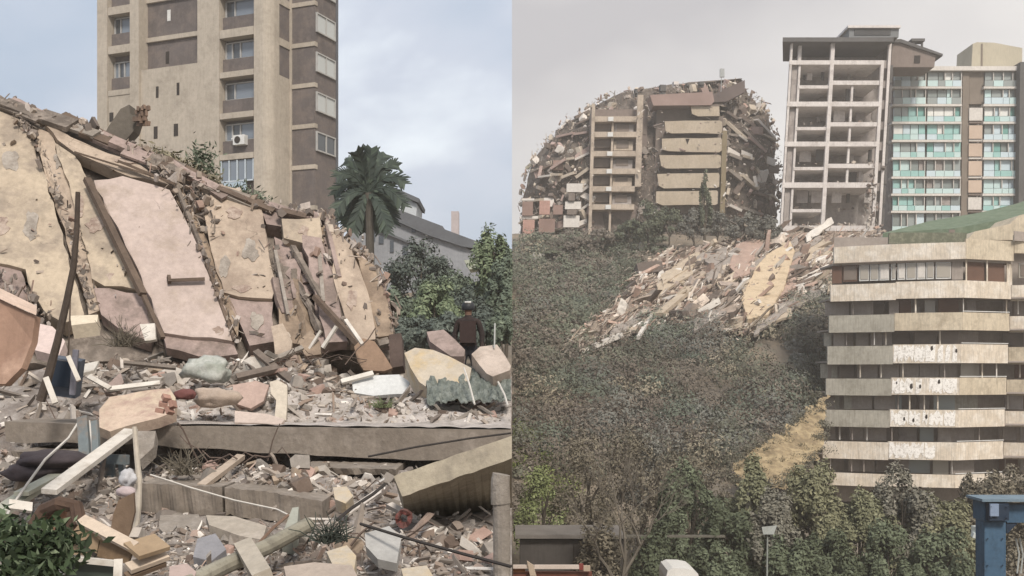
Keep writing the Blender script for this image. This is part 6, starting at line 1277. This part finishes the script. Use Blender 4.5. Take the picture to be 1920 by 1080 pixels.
for x, y, n_, ln, lab in [(560, 690, 16, .7, 'tangle of rusty bars on the pile in front of the torn wall end'), (300, 660, 14, .6, 'tangle of thin bars below the pink wall panel'), (610, 960, 12, .5, 'bent bars sticking out of the rubble beside the lower slab'), (80, 830, 14, .6, 'tangle of wires and bars under the slab at the left border'), (700, 1030, 12, .4, 'wiry bars over the pale grey plate at the bottom'), (440, 880, 12, .5, 'bent bars above the right half of the lower slab'), (200, 640, 14, .6, 'jumble of bars right of the bent wooden post')]:
    c_ = hit(x, y, .03); tg_ = thing('bar_tangle', c_, lab, 'metal bars')
    for _ in range(n_):
        s_ = c_ + Vector((rng.gauss(0, .3), rng.gauss(0, .2), rng.uniform(0, .08))); a = Vector((rng.gauss(0, 1), rng.gauss(0, .5), rng.gauss(.1, .25))).normalized() * ln * rng.uniform(.4, 1.2); part('bent_bar', MB().tube([s_, s_ + a * .4 + Vector((0, 0, rng.uniform(0, .08))), s_ + a * .75 + Vector((0, 0, rng.uniform(-.05, .1))), s_ + a], rng.uniform(.005, .011), 4), rebar, tg_)
twigs('weed_clump', P(716, 764, 13.6), 50, .16, mat('weed_green', '#6f7b50', '#5d6942', bump=0), 'small green weeds growing through the dust below the white panel', 'weeds')

# ---- countable chunks, zone by zone
cm = {'grey': mat('chunk_grey', '#8f867c', '#7c746b', rnd=.14, scale=2.5, bscale=16, bump=.15), 'pale': mat('chunk_pale', '#b9b0a4', '#a59c90', rnd=.1, scale=2.5, bscale=16, bump=.15), 'tan': mat('chunk_tan', '#a8937c', '#95816c', rnd=.12, scale=2.5, bscale=16, bump=.15), 'pinkish': mat('chunk_pink', '#b08f80', '#9c7d6f', rnd=.1, scale=2.5, bscale=16, bump=.15), 'brown': mat('chunk_brown', '#6f5d50', '#5f4f44', rnd=.15, scale=2.5, bscale=16, bump=.15)}
ZN = [('on the pile left of the sack', [(150, 600), (300, 640), (440, 660), (440, 720), (330, 728), (200, 720), (150, 690)], 44, .16, .42),
      ('at the foot of the torn wall end', [(440, 660), (560, 650), (720, 680), (700, 704), (660, 700), (660, 740), (540, 740), (440, 716)], 54, .14, .4),
      ('on the dusty top of the long slab', [(340, 750), (660, 744), (800, 756), (950, 764), (954, 790), (540, 792), (340, 786)], 40, .08, .22),
      ('between the long and lower slabs', [(280, 868), (470, 866), (640, 880), (730, 884), (725, 940), (640, 960), (590, 930), (440, 906), (280, 902)], 46, .08, .26),
      ('in the foreground below the lower slab', [(262, 985), (300, 1000), (380, 1010), (500, 1010), (580, 1000), (700, 990), (735, 1080), (262, 1080)], 52, .07, .2),
      ('in the dark lower right hollow', [(750, 1000), (930, 1010), (930, 1078), (745, 1078)], 20, .08, .22),
      ('in the wreckage at the left border', [(2, 850), (140, 870), (240, 880), (240, 950), (150, 950), (60, 980), (2, 970)], 26, .1, .26)]
for zl, poly, n_, s0, s1 in ZN:
    xs_, ys_ = [p[0] for p in poly], [p[1] for p in poly]; k = 0
    while k < n_:
        px, py = rng.uniform(min(xs_), max(xs_)), rng.uniform(min(ys_), max(ys_))
        if not inpoly(px, py, poly): continue
        k += 1; s_ = rng.uniform(s0, s1) * rng.choice((.7, 1, 1.35)); kd = rng.choice(('block', 'block', 'shard', 'shard', 'splinter')); col = rng.choice(('grey', 'grey', 'pale', 'tan', 'pinkish', 'brown'))
        if kd == 'splinter': s_ *= 1.7
        p = hit(px, py, s_ * .1)
        if p.x + s_ * .6 > 0: p.x = -s_ * .62
        nm = {'block': 'concrete_chunk', 'shard': 'flat_shard', 'splinter': 'broken_strip'}[kd]
        chunk_thing(nm, p, (s_, s_ * rng.uniform(.6, 1), s_ * rng.uniform(.6, 1)), (rng.gauss(0, .45), rng.gauss(0, .45), rng.uniform(0, 6.28)), cm[col], kd, None, 'rubble', '%s %ss %s' % (col, nm.replace('_', ' '), zl))
it = []
for zl, poly, n_, s0, s1 in ZN:
    xs_, ys_ = [p[0] for p in poly], [p[1] for p in poly]; k = 0; n2 = int((max(xs_) - min(xs_)) * (max(ys_) - min(ys_)) / 22)
    while k < n2:
        px, py = rng.uniform(min(xs_) - 10, max(xs_) + 4), rng.uniform(min(ys_) - 5, max(ys_) + 10); k += 1
        if not inpoly(px, py, poly) and rng.random() < .45: continue
        s_ = s0 * rng.choice((rng.uniform(.2, .8), rng.uniform(.3, 1.6))); kd = rng.choice(('block', 'shard', 'splinter', 'shard')); p = hit(px, py, s_ * .1)
        if kd == 'splinter': s_ *= 1.6
        if p.x + s_ * .6 > 0: continue
        it.append((kd, p, (s_, s_ * .8, s_ * .8), (rng.gauss(0, .5), rng.gauss(0, .5), rng.uniform(0, 6.28))))
for _ in range(2600):               # thin cover over the whole pile, bigger and flatter pieces nearer the wall
    px, py = rng.uniform(-20, 950), rng.uniform(606, 1085); p = hit(px, py); s_ = min(.26, p.y * .0068 * math.exp(rng.gauss(0, .6))); kd = rng.choice(('shard', 'splinter', 'shard', 'block', 'splinter'))
    if kd == 'splinter': s_ *= 2.0
    if p.x + s_ * .6 > 0 or p.y > 19: continue
    p.z += s_ * .12; it.append((kd, p, (s_, s_ * .85, s_ * .85), (rng.gauss(0, .6), rng.gauss(0, .6), rng.uniform(0, 6.28))))
o = scatter('fine_rubble', it, mat('fine_rubble_mix', '#8a7d72', '#746a61', rnd=.2, island=True, scale=3, bscale=20, bump=.1, palette=['#958b80', '#a79889', '#80756b', '#b5a696', '#8f7e70', '#c4b9ac', '#6d6158', '#a58b7b', '#bdb4aa', '#9d9388', '#86705f', '#cfc8be']), None, (-3, 11, -1.4)); tag(o, 'fine broken rubble bits filling the pile around the slabs', 'rubble', None, 'stuff')

# ---- every chunk gets a label of its own inside its group, counted from the left
ORD = 'leftmost second third fourth fifth sixth seventh eighth ninth tenth eleventh twelfth thirteenth fourteenth fifteenth sixteenth seventeenth eighteenth nineteenth twentieth'.split()
grp = {}
for o in C.objects:
    if o.get('category') == 'rubble' and o.get('group') and not o.get('label'): grp.setdefault(o['group'], []).append(o)
for gname, os_ in grp.items():
    os_.sort(key=lambda o: o.location.x / o.location.y)
    for i, o in enumerate(os_):
        if len(os_) == 1: w_ = gname.split(' in ')[0].split(' on ')[0].split(' at ')[0].split(' between ')[0]; o['label'] = 'only ' + w_[:-1] + gname[len(w_):]; del o['group']
        else: o['label'] = (ORD[i] if i == 0 else ('rightmost' if i == len(os_) - 1 else (ORD[i] if i < len(ORD) else 'later') + ' from left')) + ' of the ' + gname
        o['kind'] = 'thing'
# ---- person in a helmet
def skinned(name, verts, edges, m, parent, root=0):
    me = bpy.data.meshes.new(name); me.from_pydata([v[:3] for v in verts], edges, []); o = bpy.data.objects.new(name, me); C.objects.link(o)
    sk = o.modifiers.new('skin', 'SKIN'); o.modifiers.new('sub', 'SUBSURF').levels = 2; o.modifiers['sub'].render_levels = 2
    for i, v in enumerate(verts):
        d_ = me.skin_vertices[0].data[i]; d_.radius = v[3] if isinstance(v[3], tuple) else (v[3], v[3]); d_.use_root = (i == root)
    dg = bpy.context.evaluated_depsgraph_get(); me2 = bpy.data.meshes.new_from_object(o.evaluated_get(dg)); bpy.data.objects.remove(o)
    for p_ in me2.polygons: p_.use_smooth = True
    me2.materials.append(m); o = bpy.data.objects.new(name, me2); C.objects.link(o); o.parent = parent; return o
ps = thing('person', P(878, 745, 20), 'person in dark clothes and dark helmet with a pale stripe standing behind the peach block', 'person')
clo = mat('dark_brown_clothing', '#362c2a', '#2b2423', c3='#463632', amt3=.1, scale=3, bscale=14, bump=.3)
B_ = [(0, 0, .93, (.15, .11)), (0, -.01, 1.1, (.15, .11)), (0, -.03, 1.28, (.18, .12)), (0, -.05, 1.43, (.13, .09)), (0, -.05, 1.52, .055), (0, -.04, 1.63, (.085, .1)), (0, -.04, 1.74, .06),
      (-.19, -.04, 1.42, .065), (-.25, -.02, 1.17, .058), (-.24, -.1, .93, .042), (-.23, -.13, .86, .04), (.19, -.04, 1.42, .065), (.26, -.02, 1.17, .058), (.26, -.09, .93, .042), (.25, -.12, .86, .04),
      (-.1, 0, .84, .1), (-.13, .0, .48, .07), (-.14, .05, .1, .05), (-.15, -.12, .04, .045), (.1, 0, .84, .1), (.14, -.03, .48, .07), (.15, .03, .1, .05), (.16, -.13, .04, .045)]
E_ = [(0, 1), (1, 2), (2, 3), (3, 4), (4, 5), (5, 6), (3, 7), (7, 8), (8, 9), (9, 10), (3, 11), (11, 12), (12, 13), (13, 14), (0, 15), (15, 16), (16, 17), (17, 18), (0, 19), (19, 20), (20, 21), (21, 22)]
body = skinned('body', B_, E_, clo, ps)
body.data.materials.append(mat('dark_blue_trousers', '#2c2e36', '#25272e', scale=3, bscale=14, bump=.3)); body.data.materials.append(mat('brown_skin', '#7a5a48', '#6e5040', scale=4, bump=.05))
for p_ in body.data.polygons:
    c_ = p_.center
    if c_.z > 1.53 or (abs(c_.x) > .2 and c_.z < .93): p_.material_index = 2
    elif c_.z < .96 and abs(c_.x) < .2: p_.material_index = 1
hm_ = bpy.data.meshes.new('helmet'); bm = bmesh.new(); bmesh.ops.create_uvsphere(bm, u_segments=16, v_segments=10, radius=.128)
for v in bm.verts: v.co.z = max(v.co.z, -.055); 
for v in bm.verts:
    if v.co.z <= -.054: v.co.x *= 1.06; v.co.y *= 1.1
bm.to_mesh(hm_); bm.free(); hm_.materials.append(mat('dark_helmet', '#33363a', '#2b2e32', scale=3, rough=.5, bump=.05)); h_ = bpy.data.objects.new('helmet', hm_); C.objects.link(h_); h_.parent = ps; h_.location = (0, -.04, 1.685)
for p_ in hm_.polygons: p_.use_smooth = True
part('helmet_band', MB().tube([Vector(ps.location) + Vector((.11 * math.cos(k * .5236), -.04 + .115 * math.sin(k * .5236), 1.772)) for k in range(8, 11)], .02, 6), mat('pale_stripe', '#d0cfc8', '#c4c3bc', bump=0), ps)
part('backpack', MB().obox(Vector(ps.location) + Vector((0, -.19, 1.22)), (.3, .14, .4), (.05, 0, 0)), mat('dark_red_brown_pack', '#40302d', '#382a27', scale=3, bump=.3), ps)
